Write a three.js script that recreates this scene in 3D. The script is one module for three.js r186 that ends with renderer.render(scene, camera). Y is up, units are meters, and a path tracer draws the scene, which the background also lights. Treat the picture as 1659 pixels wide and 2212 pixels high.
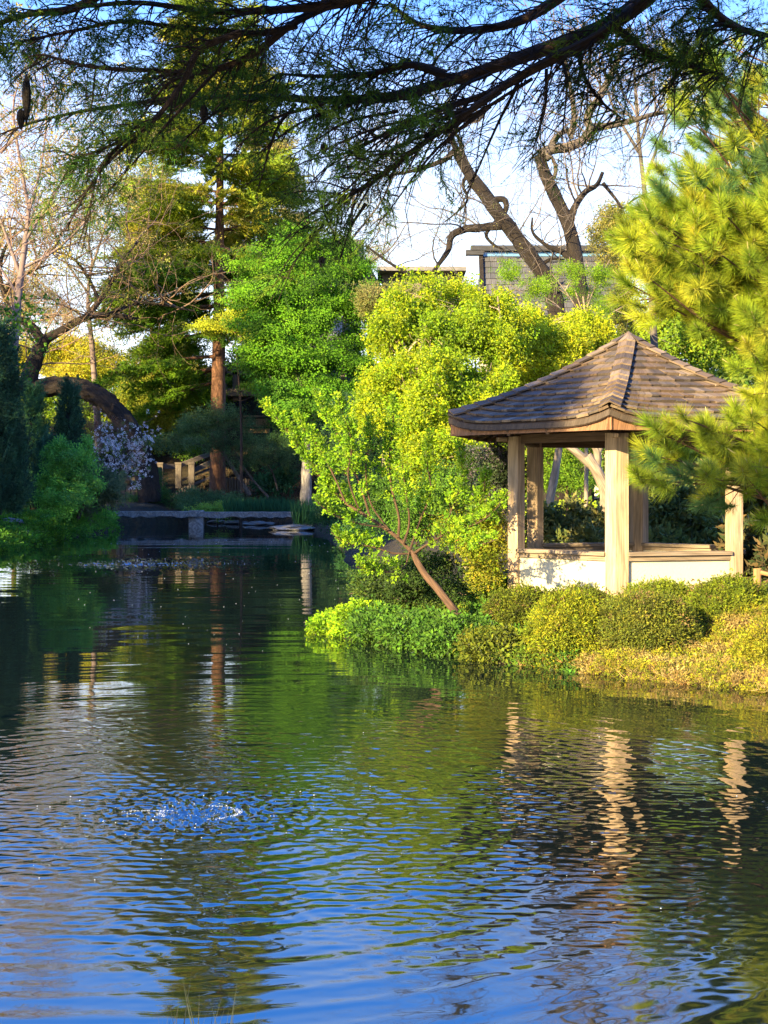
import * as THREE from 'three';
import { mergeGeometries } from 'three/addons/utils/BufferGeometryUtils.js';
import { RoundedBoxGeometry } from 'three/addons/geometries/RoundedBoxGeometry.js';
import { createNoise2D, createNoise3D } from 'simplex-noise';

// ---------------------------------------------------------------- camera, sky, sun, exposure
const F = 2881, EYE = 2.16, CX = 829.5, CY = 1062;            // focal length and principal point for a picture 1659 x 2212 wide
const scene = new THREE.Scene();
const camera = new THREE.PerspectiveCamera(2 * Math.atan(1106 / F) * 180 / Math.PI, 0.75, 0.1, 1500);
camera.position.set(0, EYE, 0);
camera.lookAt(0, EYE, -10);
camera.setViewOffset(768, 1024, 0, (1106 - CY) * 1024 / 2212, 768, 1024);
const renderer = new THREE.WebGLRenderer({ antialias: true });
renderer.toneMapping = THREE.LinearToneMapping;
renderer.toneMappingExposure = 4.0;
renderer.shadowMap.enabled = true;

const SUN_AZ = 40, SUN_EL = 18, rad = Math.PI / 180;
const toSun = new THREE.Vector3(-Math.sin(SUN_AZ * rad) * Math.cos(SUN_EL * rad), Math.sin(SUN_EL * rad), Math.cos(SUN_AZ * rad) * Math.cos(SUN_EL * rad));
const sun = new THREE.DirectionalLight(new THREE.Color(1.0, 0.79, 0.42), 5.0);
sun.position.copy(toSun).multiplyScalar(150).add(new THREE.Vector3(0, 0, -45));
sun.target.position.set(0, 0, -45);
sun.castShadow = true; sun.shadow.radius = 1.2;
sun.shadow.mapSize.set(4096, 4096);
Object.assign(sun.shadow.camera, { left: -70, right: 70, top: 60, bottom: -60, near: 1, far: 400 });
scene.add(sun, sun.target);

{ // clear evening air: pale at the horizon, deep blue overhead, a little paler round the sun
  const w = 512, h = 256, data = new Float32Array(w * h * 4);
  const stops = [[-90, .34, .36, .36], [0, .86, .93, 1.02], [8, .80, .93, 1.1], [11, .66, .82, 1.05], [15.5, .46, .66, 1.1], [20, .2, .48, 1.24], [25, .065, .38, 1.34], [34, .035, .25, 1.1], [55, .05, .2, .74], [90, .05, .18, .66]];
  for (let r = 0; r < h; r++) {
    const el = ((r + .5) / h - .5) * 180, up = Math.sin(el * rad), c = Math.cos(el * rad);
    let k = 1; while (k < stops.length - 1 && el > stops[k][0]) k++;
    const A = stops[k - 1], B = stops[k], t0 = Math.min(1, Math.max(0, (el - A[0]) / (B[0] - A[0]))), t = t0 * t0 * (3 - 2 * t0) * .4 + t0 * .6;
    for (let q = 0; q < w; q++) {
      const a = ((q + .5) / w - .5) * 2 * Math.PI, d = Math.cos(a) * c * toSun.x + up * toSun.y + Math.sin(a) * c * toSun.z;
      const glow = .5 * Math.pow(Math.max(0, d), 14), i = (r * w + q) * 4;
      for (let j = 0; j < 3; j++) data[i + j] = .5 * A[j + 1] + (B[j + 1] - A[j + 1]) * t * .5 + (el > 0 ? glow * [1, .8, .5][j] : 0);
      data[i + 3] = 1;
    }
  }
  const sky = new THREE.DataTexture(data, w, h, THREE.RGBAFormat, THREE.FloatType);
  sky.mapping = THREE.EquirectangularReflectionMapping; sky.magFilter = sky.minFilter = THREE.LinearFilter; sky.needsUpdate = true;
  scene.background = sky; scene.environment = sky;
}

// ---------------------------------------------------------------- helpers
const V3 = THREE.Vector3, v = (x, y, z) => new V3(x, y, z);
let seedState = 1;
const seed = (n) => { seedState = (n * 2654435761) >>> 0; };
const rnd = () => { seedState = (seedState + 0x6d2b79f5) | 0; let t = Math.imul(seedState ^ (seedState >>> 15), 1 | seedState); t = (t + Math.imul(t ^ (t >>> 7), 61 | t)) ^ t; return ((t ^ (t >>> 14)) >>> 0) / 4294967296; };
const rr = (a, b) => a + (b - a) * rnd(), pick = (a) => a[Math.floor(rnd() * a.length)], lerp = THREE.MathUtils.lerp, clamp = THREE.MathUtils.clamp, smooth = THREE.MathUtils.smoothstep;
const unit = () => { const z = rr(-1, 1), a = rr(0, 6.2832), s = Math.sqrt(1 - z * z); return v(s * Math.cos(a), z, s * Math.sin(a)); };
const noise2 = createNoise2D((() => { let s = 11; return () => ((s = (s * 16807) % 2147483647) / 2147483647); })());
const noise3 = createNoise3D((() => { let s = 77; return () => ((s = (s * 16807) % 2147483647) / 2147483647); })());
const P = (px, py, d) => v((px - CX) / F * d, EYE - (py - CY) / F * d, -d);    // the point that far ahead, seen there in the photograph
const W = (px, py) => P(px, py, F * EYE / (py - CY));                          // the point of the water seen there
const path = (list, d) => list.map((q) => P(q[0], q[1], q[2] ?? d));
const taken = new Map();
function numbered(name) { const n = taken.get(name) ?? 0; taken.set(name, n + 1); return n ? name + '_' + String(n).padStart(3, '0') : name; }
function shade(o) { o.castShadow = o.receiveShadow = true; return o; }
function thing(name, label, category, at, group) {
  const o = new THREE.Group(); o.name = numbered(name); o.position.copy(at); scene.add(o);
  o.userData = { label, category }; if (group) o.userData.group = group;
  return o;
}
function part(name, geometry, material, parent, place = true) { // geometry given in world axes; moved to the parent's base
  if (place) { let q = parent; const off = v(0, 0, 0); while (q && q !== scene) { off.add(q.position); q = q.parent; } if (off.lengthSq()) geometry.translate(-off.x, -off.y, -off.z); }
  const m = shade(new THREE.Mesh(geometry, material)); m.name = name; parent.add(m); return m;
}
function setting(name, geometry, material) { const m = shade(new THREE.Mesh(geometry, material)); m.name = numbered(name); m.userData.kind = 'structure'; scene.add(m); return m; }

// ---------------------------------------------------------------- textures
function grid(w, h, f, srgb, rx = 1, ry = 1) {
  const data = new Uint8Array(w * h * 4);
  for (let y = 0; y < h; y++) for (let x = 0; x < w; x++) {
    const c = f(x / w, y / h), i = (y * w + x) * 4;
    if (typeof c === 'number') data[i] = data[i + 1] = data[i + 2] = clamp(c * 255, 0, 255); else for (let j = 0; j < 3; j++) data[i + j] = clamp(c[j] * 255, 0, 255);
    data[i + 3] = 255;
  }
  const t = new THREE.DataTexture(data, w, h); t.wrapS = t.wrapT = THREE.RepeatWrapping; t.magFilter = THREE.LinearFilter; t.minFilter = THREE.LinearMipmapLinearFilter; t.generateMipmaps = true;
  if (srgb) t.colorSpace = THREE.SRGBColorSpace; t.repeat.set(rx, ry); t.needsUpdate = true; return t;
}
const torus = (s, t, fs, ft) => { // tiling noise in -1..1
  const a = s * 2 * Math.PI, b = t * 2 * Math.PI; return noise3(Math.cos(a) * fs * .16 + 9 * Math.sin(b) * ft * .017, Math.sin(a) * fs * .16 + Math.cos(b) * ft * .16, Math.sin(b) * ft * .16);
};
const fbm = (s, t, fs, ft, n = 4) => { let q = 0, a = .5; for (let i = 0; i < n; i++) { q += a * torus(s, t, fs, ft); fs *= 2.1; ft *= 2.1; a *= .55; } return q; };
const barkBump = grid(256, 256, (s, t) => { const r = Math.abs(fbm(s, t, 16, 3, 3)); return .25 + 1.3 * Math.min(.5, r) + .12 * fbm(s, t, 30, 20, 2); }, false, 2, .8);
const barkTone = grid(256, 256, (s, t) => { const r = Math.abs(fbm(s, t, 16, 3, 3)), q = .62 + .5 * Math.min(.5, r) + .22 * fbm(s, t, 5, 4, 4); return [q, q * .98, q * .95]; }, true, 2, .8);
const grain = grid(512, 512, (s, t) => { const q = .8 + .24 * fbm(s, t, 40, 2, 4) + .16 * fbm(s, t, 6, 3, 4), g = .5 + .5 * fbm(s, t, 7, 2, 3); return [q * (1.04 - .05 * g), q, q * (.93 + .1 * g)]; }, true, 1.6, .5);
const grainBump = grid(512, 512, (s, t) => .5 + .4 * fbm(s, t, 46, 2, 4), false, 1.6, .5);
const blotch = grid(512, 512, (s, t) => { const q = .86 + .2 * fbm(s, t, 4, 4, 5); return [q, q * .985, q * .96]; }, true, .6, .6);
const pebble = grid(512, 512, (s, t) => .5 + .35 * fbm(s, t, 22, 22, 4) + .2 * fbm(s, t, 90, 90, 2), false, .8, .8);
const stoneTone = grid(512, 512, (s, t) => { const q = .75 + .28 * fbm(s, t, 7, 7, 5) + .2 * torus(s, t, 110, 110); return [q, q * .99, q * .96]; }, true, .7, .7);
const soilTone = grid(512, 512, (s, t) => { const q = .72 + .4 * fbm(s, t, 12, 12, 5); return [q * 1.06, q * .98, q * .84]; }, true, .5, .5);

const std = (rgb, o = {}) => new THREE.MeshStandardMaterial({ color: new THREE.Color().setRGB(...rgb), roughness: .9, ...o });
const bark = (rgb, scale = .02) => std(rgb, { map: barkTone, bumpMap: barkBump, bumpScale: scale, roughness: .95 });
const M = {
  bark: bark([.16, .10, .065]), darkBark: bark([.06, .043, .032], .06), greyBark: bark([.2, .17, .14]), paleBark: bark([.50, .41, .31], .006), limbRed: bark([.2, .115, .065], .006), redBark: bark([.30, .15, .085], .006), limb: bark([.13, .078, .05], .01), twig: std([.21, .135, .085]), paleTwig: std([.42, .32, .2]), duskTwig: std([.2, .145, .13]),
  post: std([.60, .44, .285], { map: grain, bumpMap: grainBump, bumpScale: .003, roughness: .85 }), postGrey: std([.5, .4, .3], { map: grain, bumpMap: grainBump, bumpScale: .003, roughness: .85 }),
  fascia: std([.33, .17, .085], { map: grain, bumpMap: grainBump, bumpScale: .003, roughness: .8 }), sill: std([.36, .28, .2], { map: grain, bumpMap: grainBump, bumpScale: .004 }),
  soffit: std([.16, .10, .06], { map: grain, bumpMap: grainBump, bumpScale: .003 }), plaster: std([.60, .54, .38], { bumpMap: pebble, bumpScale: .004, roughness: .95 }),
  stone: std([.34, .33, .31], { map: stoneTone, bumpMap: pebble, bumpScale: .02 }), paleStone: std([.42, .40, .37], { map: stoneTone, bumpMap: pebble, bumpScale: .03 }), greyWood: std([.2, .165, .13], { map: grain, bumpMap: grainBump, bumpScale: .004 }),
  bamboo: std([.46, .32, .17], { map: grain }), foam: std([.45, .5, .55], { roughness: .5 }),
};
const shingleMats = [[.17, .118, .074], [.235, .168, .108], [.105, .078, .056], [.3, .225, .15], [.2, .135, .082], [.145, .116, .092]].map((c) => std(c, { map: grain, bumpMap: grainBump, bumpScale: .004, roughness: .85 }));
const slateMats = [[.115, .12, .135], [.09, .095, .108], [.14, .14, .15], [.1, .1, .105]].map((c) => std(c, { map: grain, roughness: .85 }));
const leafMats = new Map();
const leafMat = (through = .35) => { if (!leafMats.has(through)) leafMats.set(through, new THREE.MeshPhysicalMaterial({ color: 0xffffff, vertexColors: true, roughness: 1, transmission: through, thickness: 0, specularIntensity: .35, side: THREE.DoubleSide })); return leafMats.get(through); };

// ---------------------------------------------------------------- wood: tapered tubes collected into one mesh
function curve(pts, n) { if (pts.length < 3) { const o = []; for (let i = 0; i <= n; i++) o.push(pts[0].clone().lerp(pts[pts.length - 1], i / n)); return o; } return new THREE.CatmullRomCurve3(pts, false, 'centripetal').getSpacedPoints(n); }
class Wood {
  constructor() { this.p = []; this.n = []; this.uv = []; this.ix = []; }
  tube(pts, r0, r1, sides = 6, rough = 0, power = 1) {
    const m = pts.length; let t = v(0, 0, 0), a = null, len = 0; const base = this.p.length / 3;
    for (let i = 0; i < m; i++) {
      t.subVectors(pts[Math.min(m - 1, i + 1)], pts[Math.max(0, i - 1)]); if (t.lengthSq() < 1e-12) t.set(0, 1, 0); t.normalize();
      if (!a) { a = Math.abs(t.y) < .9 ? v(0, 1, 0) : v(1, 0, 0); }
      a.addScaledVector(t, -a.dot(t)); if (a.lengthSq() < 1e-8) a.set(t.y, t.z, -t.x); a.normalize(); const b = t.clone().cross(a);
      if (i) len += pts[i].distanceTo(pts[i - 1]);
      const r = lerp(r0, r1, Math.pow(i / (m - 1), power));
      for (let k = 0; k <= sides; k++) {
        const an = k / sides * 2 * Math.PI, c = Math.cos(an), s = Math.sin(an), q = rough ? r * (1 + rough * noise3(pts[i].x * 2 + c * 1.7, pts[i].y * 2 / Math.max(1, r * 6) + s * 1.7, pts[i].z * 2)) : r;
        const nx = a.x * c + b.x * s, ny = a.y * c + b.y * s, nz = a.z * c + b.z * s;
        this.p.push(pts[i].x + nx * q, pts[i].y + ny * q, pts[i].z + nz * q); this.n.push(nx, ny, nz); this.uv.push(k / sides * Math.max(1, Math.round(r0 * 6.3)) * .5, len * .5);
      }
      if (i) for (let k = 0; k < sides; k++) { const A = base + (i - 1) * (sides + 1) + k, B = A + sides + 1; this.ix.push(A, A + 1, B, A + 1, B + 1, B); }
    }
    return this;
  }
  geometry() {
    const g = new THREE.BufferGeometry(); g.setAttribute('position', new THREE.Float32BufferAttribute(this.p, 3)); g.setAttribute('normal', new THREE.Float32BufferAttribute(this.n, 3)); g.setAttribute('uv', new THREE.Float32BufferAttribute(this.uv, 2)); g.setIndex(this.ix); return g;
  }
  build(name, material, parent) { if (!this.ix.length) return null; return part(name, this.geometry(), material, parent); }
}
// a branch that forks; tips get {p, d}
function grow(w, p, dir, len, r, depth, o, tips, along) {
  const n = o.steps ?? 4, pts = [p.clone()], d = dir.clone();
  for (let i = 0; i < n; i++) { d.addScaledVector(unit(), o.wiggle); if (o.pull) d.add(o.pull); d.normalize(); pts.push(pts[i].clone().addScaledVector(d, len / n)); }
  w.tube(pts, r, Math.max(o.least ?? .002, r * (depth ? .55 : .3)), depth > 1 ? 6 : depth ? 4 : 3);
  if (along) for (let i = 1; i <= n; i++) along.push({ p: pts[i], d: d.clone(), depth });
  if (!depth) { tips?.push({ p: pts[n], d: d.clone() }); return; }
  const kids = o.kids + (rnd() < .5 ? 1 : 0);
  for (let k = 0; k < kids; k++) {
    const t = k === 0 ? 1 : rr(.25, .95), i = Math.min(n - 1, Math.floor(t * n)), q = pts[i].clone().lerp(pts[i + 1], t * n - i), away = unit(); away.addScaledVector(d, -away.dot(d)).normalize();
    const nd = d.clone().multiplyScalar(k === 0 ? 1 : o.forward ?? .7).addScaledVector(away, k === 0 ? .3 : o.spread ?? .8); if (o.flat) nd.y *= o.flat; nd.normalize();
    grow(w, q, nd, len * (o.ratio ?? .68) * rr(.75, 1.2), r * (k === 0 ? .55 : .42), depth - 1, o, tips, along);
  }
}

// ---------------------------------------------------------------- leaves
class Leaves { // many small faces in one geometry, along +y from the origin
  constructor() { this.p = []; this.n = []; this.c = []; this.ix = []; }
  leaf(at, dir, side, L, Wd, tone, fold = .25) {
    const u = dir.clone().normalize(), s = side.clone().addScaledVector(u, -side.dot(u)).normalize(), nn = u.clone().cross(s).normalize(), b = this.p.length / 3, q = [];
    const mid = at.clone().addScaledVector(u, L * .5), tip = at.clone().addScaledVector(u, L).addScaledVector(nn, -L * .14), l = mid.clone().addScaledVector(s, -Wd / 2).addScaledVector(nn, Wd * fold), r = mid.clone().addScaledVector(s, Wd / 2).addScaledVector(nn, Wd * fold);
    for (const w of [at, l, tip, at, tip, r]) this.p.push(w.x, w.y, w.z);
    const n1 = nn.clone().addScaledVector(s, fold * 1.6).normalize(), n2 = nn.clone().addScaledVector(s, -fold * 1.6).normalize();
    for (let i = 0; i < 3; i++) this.n.push(n1.x, n1.y, n1.z); for (let i = 0; i < 3; i++) this.n.push(n2.x, n2.y, n2.z);
    for (let i = 0; i < 6; i++) { this.c.push(tone[0], tone[1], tone[2]); this.ix.push(b + i); }
  }
  needle(at, dir, L, w, tone) {
    const u = dir.clone().normalize(), s = unit(); s.addScaledVector(u, -s.dot(u)).normalize(); const nn = s.clone().cross(u), b = this.p.length / 3, tip = at.clone().addScaledVector(u, L); tip.y -= L * .1 * rnd();
    for (const q of [at.clone().addScaledVector(s, -w), at.clone().addScaledVector(s, w), tip]) { this.p.push(q.x, q.y, q.z); this.n.push(nn.x, nn.y, nn.z); this.c.push(tone[0], tone[1], tone[2]); }
    this.ix.push(b, b + 1, b + 2);
  }
  geometry() { const g = new THREE.BufferGeometry(); g.setAttribute('position', new THREE.Float32BufferAttribute(this.p, 3)); g.setAttribute('normal', new THREE.Float32BufferAttribute(this.n, 3)); g.setAttribute('color', new THREE.Float32BufferAttribute(this.c, 3)); g.setIndex(this.ix); return g; }
}
const tone = (a = .75, b = 1.15, warm = .1) => { const k = rr(a, b), w = rr(-warm, warm); return [k * (1 + w), k, k * (1 - w)]; };
// a twig of leaves: n leaves of length L on a twig of length len
function spray(n, len, L, Wd, o = {}) {
  const g = new Leaves();
  for (let i = 0; i < n; i++) {
    const t = Math.pow(rnd(), .8), az = rr(0, 6.283), flat = o.flat ?? 1, out = v(Math.cos(az), 0, Math.sin(az) * flat), at = v(out.x * len * (o.wide ?? .18) * rnd(), t * len, out.z * len * (o.wide ?? .18) * rnd());
    const dir = out.clone().multiplyScalar(o.out ?? 1).add(v(0, rr(o.up0 ?? -.3, o.up1 ?? .9), 0)), k = L * rr(.7, 1.2); g.leaf(at, dir, o.flat < .5 ? v(0, 1, 0).cross(out).addScaledVector(unit(), .3) : unit(), k, k * Wd / L, tone(o.lo, o.hi, o.warm), o.fold ?? .25);
  }
  return g.geometry();
}
function tuft(n, L, w, axis, o = {}) { // needles round the end of a shoot
  const g = new Leaves();
  for (let i = 0; i < n; i++) { const t = rnd(), az = rr(0, 6.283), lean = lerp(o.back ?? 1.35, o.front ?? .2, t) * rr(.8, 1.15), s = Math.sin(lean); g.needle(v(0, t * axis, 0), v(Math.cos(az) * s, Math.cos(lean), Math.sin(az) * s), L * rr(.75, 1.1), w, tone(.7, 1.25, .12)); }
  return g.geometry();
}
function feather(n, len, L, w, o = {}) { // a flat frond: needles to both sides of a thin twig
  const g = new Leaves();
  const side = o.side ?? 5;
  for (let k = 0; k < side; k++) {
    const t = (k + .5) / side, sgn = k % 2 ? 1 : -1, bl = len * (o.branch ?? .5) * (1 - t * .6), b0 = v(0, t * len, 0), bd = v(sgn * .8, .75, rr(-.15, .15)).normalize();
    for (let i = 0; i < n / side; i++) { const s = rnd(), at = b0.clone().addScaledVector(bd, s * bl); g.needle(at, bd.clone().multiplyScalar(.6).add(v(rr(-1, 1), rr(-.2, .8), rr(-.35, .35))), L * rr(.7, 1.2), w, tone(.75, 1.2, .08)); }
  }
  for (let i = 0; i < n / 3; i++) g.needle(v(0, rnd() * len, 0), v(rr(-1, 1), rr(.1, .9), rr(-.3, .3)), L, w, tone(.75, 1.2, .08));
  return g.geometry();
}
seed(5);
const K = { // kinds of foliage, two or three variants each
  fine: [0, 1, 2].map(() => spray(34, .24, .045, .026, { wide: .5, up0: -.5 })),            // small soft leaves, ~20 m off
  bunch: [0, 1, 2].map(() => spray(30, .3, .075, .048, { wide: .55, up0: -.6 })),           // loose bunches of young leaves
  shoot: [0, 1, 2].map(() => spray(16, .17, .06, .034, { wide: .2, up0: .1, up1: 1.1 })),
  mound: [0, 1, 2].map(() => spray(26, .12, .03, .014, { wide: .6, up0: .2, up1: 1.5 })),
  cover: [0, 1, 2].map(() => spray(18, .13, .05, .028, { wide: .8, up0: 0, up1: 1.2 })),
  grass: [0, 1].map(() => { const g = new Leaves(); for (let i = 0; i < 30; i++) g.needle(v(rr(-.1, .1), 0, rr(-.1, .1)), v(rr(-1, 1), rr(.3, 1.2), rr(-1, 1)), rr(.08, .22), .004, tone(.7, 1.25, .15)); return g.geometry(); }),
  broad: [0, 1].map(() => spray(14, .3, .13, .055, { wide: .3, up0: .1, up1: 1.2 })),
  layer: [0, 1, 2].map(() => spray(46, .75, .1, .075, { wide: .7, flat: .35, up0: -.35, up1: .35, fold: .15 })), // far layered leaves
  far: [0, 1, 2].map(() => spray(40, .8, .13, .085, { wide: .6, up0: -.6, up1: .8 })),
  frond: [0, 1, 2].map(() => feather(130, 1.2, .2, .026, { side: 7, branch: .55 })),       // far conifer
  juniper: [0, 1].map(() => feather(120, .55, .1, .008, { side: 7, branch: .35 })),
  pine: [0, 1, 2].map(() => tuft(240, .21, .0026, .15)),
  cypress: [0, 1, 2].map(() => feather(64, .2, .036, .0021, { side: 7, branch: .42 })),
  bud: [0, 1].map(() => spray(7, .25, .05, .02, { wide: .4 })),
  blossom: [0, 1].map(() => spray(9, .1, .055, .05, { wide: .5 })),
};
class Crown { // instanced sprays of one kind
  constructor(kind, through = .35) { this.kind = K[kind]; this.mat = leafMat(through); this.m = []; this.c = []; }
  add(p, dir, size, rgb, jitter = .22) {
    const y = dir.clone().normalize(), a = unit(); a.addScaledVector(y, -a.dot(y)).normalize(); const b = a.clone().cross(y), s = size * rr(.6, 1.35), k = rr(1 - jitter, 1 + jitter), w = rr(-.12, .12);
    this.m.push(new THREE.Matrix4().makeBasis(a.multiplyScalar(s), y.multiplyScalar(s), b.multiplyScalar(s)).setPosition(p)); this.c.push(new THREE.Color().setRGB(rgb[0] * k * (1 + w), rgb[1] * k, rgb[2] * k)); return this;
  }
  level(p, dir, size, rgb, jitter = .22, tilt = .35) { // keeps the flat side of the spray roughly level
    const y = dir.clone().normalize(), up = v(rr(-tilt, tilt), 1, rr(-tilt, tilt)), a = y.clone().cross(up).normalize(), b = a.clone().cross(y), s = size * rr(.75, 1.25), k = rr(1 - jitter, 1 + jitter), w = rr(-.1, .1);
    this.m.push(new THREE.Matrix4().makeBasis(a.multiplyScalar(s), y.multiplyScalar(s), b.multiplyScalar(s)).setPosition(p)); this.c.push(new THREE.Color().setRGB(rgb[0] * k * (1 + w), rgb[1] * k, rgb[2] * k)); return this;
  }
  build(name, parent) {
    const n = this.kind.length, off = parent === scene ? v(0, 0, 0) : parent.position, made = [];
    for (let q = 0; q < n; q++) {
      const ids = this.m.map((_, i) => i).filter((i) => i % n === q); if (!ids.length) continue;
      const im = new THREE.InstancedMesh(this.kind[q], this.mat, ids.length), t = new THREE.Matrix4();
      ids.forEach((i, j) => { t.copy(this.m[i]); t.elements[12] -= off.x; t.elements[13] -= off.y; t.elements[14] -= off.z; im.setMatrixAt(j, t); im.setColorAt(j, this.c[i]); });
      shade(im); im.name = name; im.userData.kind = 'stuff'; parent.add(im); made.push(im);
    }
    return made;
  }
}
// a tree made of a trunk, limbs and clumps of foliage; clumps are [px, py, d, rx, ry, n] in picture units
function tree(o) {
  const base = o.trunk[0], g = thing(o.name, o.label, o.category ?? 'tree', base, o.group), tw = new Wood(), skeleton = [];
  const add = (w, pts, r0, r1, sides, n) => { const c = curve(pts, n ?? Math.max(6, pts.length * 5)); w.tube(c, r0, r1, sides, .12); c.forEach((p, i) => skeleton.push({ p, r: lerp(r0, r1, i / (c.length - 1)) })); };
  add(tw, o.trunk, o.r0, o.r1, 12); tw.build('trunk', o.bark, g);
  for (const [pts, r0, r1] of o.limbs ?? []) { const w = new Wood(); add(w, pts, r0, r1, 8); w.build('limb', o.bark, g); }
  const bw = new Wood(), crown = new Crown(o.leaf, o.through ?? .35), tint = (p) => { const c = o.colour; return Array.isArray(c[0]) ? pick(c) : c; };
  for (const [px, py, d, rx, ry, n0, colour] of o.clumps) {
    const n = n0 * (o.more ?? 1);
    const c = P(px, py, d), R = v(rx / F * d, ry / F * d, rx / F * d * (o.deep ?? 1));
    let best = null, cost = 1e9; for (const s of skeleton) { const e = s.p.distanceTo(c) + Math.max(0, s.p.y - c.y + .2) * 1.2; if (e < cost && s.r > .004) { cost = e; best = s; } }
    const mid = best.p.clone().lerp(c, .5).add(v(rr(-.1, .1), rr(0, .16), rr(-.1, .1)).multiplyScalar(cost)), c2 = curve([best.p, mid, c], 6), r = Math.min(best.r * .6, o.twigR ?? .03) + .004;
    bw.tube(c2, r, r * .5, 5); c2.forEach((p, i) => skeleton.push({ p, r: r * (1 - i * .08) }));
    const arms = [];
    for (let k = 0; k < (o.arms ?? 7); k++) { const q = c2[3 + Math.floor(rnd() * 4)], u = unit(), e = c.clone().add(u.multiply(R).multiplyScalar(rr(.55, .95))), pts = curve([q, q.clone().lerp(e, .5).add(unit().multiplyScalar(R.x * .15)), e], 4); bw.tube(pts, r * .45, .004, 3); arms.push(pts); }
    const subs = []; for (let k = 0, m = o.sub ?? 6; k < m; k++) { const u = unit().multiplyScalar(Math.pow(rnd(), .5) * .85), q = rr(.28, .5); subs.push({ col: colour ?? tint(c), c: c.clone().add(u.multiply(R)), r: v(R.x * q, R.y * q * (o.flat ? .6 : .9), R.z * q) }); }
    for (let i = 0, tries = 0; i < n && tries < n * 6; tries++) {
      const arm = o.twiggy && rnd() < o.twiggy ? arms[tries % arms.length] : null, sb = rnd() < .12 ? { c, r: R, col: colour ?? tint(c) } : subs[tries % subs.length], u = unit(), k = Math.pow(rnd(), o.hollow ?? .4), p = sb.c.clone().add(v(u.x * sb.r.x, u.y * sb.r.y, u.z * sb.r.z).multiplyScalar(k * (1 + .3 * noise3(u.x * 1.6 + c.x, u.y * 1.6 + c.y, u.z * 1.6))));
      if (arm) { const t = rr(.8, 4), j = Math.min(3, Math.floor(t)); p.copy(arm[j]).lerp(arm[j + 1], t - j).add(unit().multiplyScalar((o.fuzz ?? .3) * Math.pow(rnd(), .6))); }
      if (noise3(p.x * (o.lump ?? 1.4), p.y * (o.lump ?? 1.4) * (o.layers ?? 1), p.z * (o.lump ?? 1.4)) < (o.gap ?? -.15)) continue; i++;
      const dir = o.flat ? v(u.x, rr(-.25, .2), u.z) : u.clone().multiplyScalar(.7).add(v(0, o.rise ?? .4, 0)).addScaledVector(unit(), .6), col = !arm && rnd() < .7 ? sb.col : colour ?? tint(p);
      o.flat ? crown.level(p, dir, o.size ?? 1, col, .25, o.tilt ?? .75) : crown.add(p, dir, o.size ?? 1, col);
    }
  }
  bw.build('branch', o.twigs ?? o.bark, g); crown.build('foliage', g); o.after?.(g);
  return g;
}

// ---------------------------------------------------------------- the pond and the ground
const shorePx = [[1659, 1495], [1560, 1484], [1400, 1468], [1250, 1450], [1100, 1432], [980, 1412], [880, 1398], [780, 1383], [715, 1369], [685, 1360]].map(([x, y]) => W(x, y));
const pond = [...shorePx, v(-.2, 0, -22.2), v(1.2, 0, -25), v(.6, 0, -32), W(748, 1212), W(735, 1185), W(700, 1152), W(660, 1141), W(640, 1137), W(585, 1131), W(520, 1127.5), W(440, 1128), P(400, 1100, 89), P(310, 1100, 85), v(-17.6, 0, -82), W(232, 1141), W(250, 1146), W(200, 1153), W(160, 1160), W(100, 1172), W(50, 1183), W(0, 1190), v(-14.3, 0, -42), v(-13.6, 0, -30), v(-12.4, 0, -18), v(-10.5, 0, -8), v(-7, 0, -4.6), v(-3, 0, -4.3), v(-.9, 0, -4.5), v(1, 0, -4.2), v(3, 0, -4.9), v(4.4, 0, -6.8), v(5.2, 0, -9.5), v(5, 0, -12.4)].map((p) => [p.x, p.z]);
function shoreDistance(x, z) { // metres outside the water's edge, negative in the pond
  let best = 1e9, inside = false;
  for (let i = 0, j = pond.length - 1; i < pond.length; j = i++) {
    const [ax, az] = pond[j], [bx, bz] = pond[i], dx = bx - ax, dz = bz - az, t = clamp(((x - ax) * dx + (z - az) * dz) / (dx * dx + dz * dz), 0, 1), q = (x - ax - t * dx) ** 2 + (z - az - t * dz) ** 2;
    if (q < best) best = q;
    if ((az > z) !== (bz > z) && x < dx * (z - az) / dz + ax) inside = !inside;
  }
  return inside ? -Math.sqrt(best) : Math.sqrt(best);
}
const bump = (x, z, cx, cz, rx, rz) => Math.exp(-(((x - cx) / rx) ** 2 + ((z - cz) / rz) ** 2));
function ground(x, z) {
  const s = shoreDistance(x, z) + .18 * noise2(x * .9, z * .9) + .1 * noise2(x * 3, z * 3);
  if (s < 0) return Math.max(-.9, s * .6) - .03;
  const d = -z, back = smooth(d, 97, 114) * 11 * smooth(x, -30, -20) * (1 - smooth(x, 4, 16)), right = smooth(d, 24, 48) * 1.3 * smooth(x, -2, 3), far = smooth(d, 50, 120) * 1.2;
  return .12 * (1 - Math.exp(-s * 6)) + .56 * smooth(s, .5, 3.1) + back + right + far + .05 * noise2(x * .5, z * .5) * Math.min(1, s) + .02 * noise2(x * 2.2, z * 2.2) * Math.min(1, s);
}
const on = (x, z, dy = 0) => v(x, ground(x, z) + dy, z);
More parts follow.
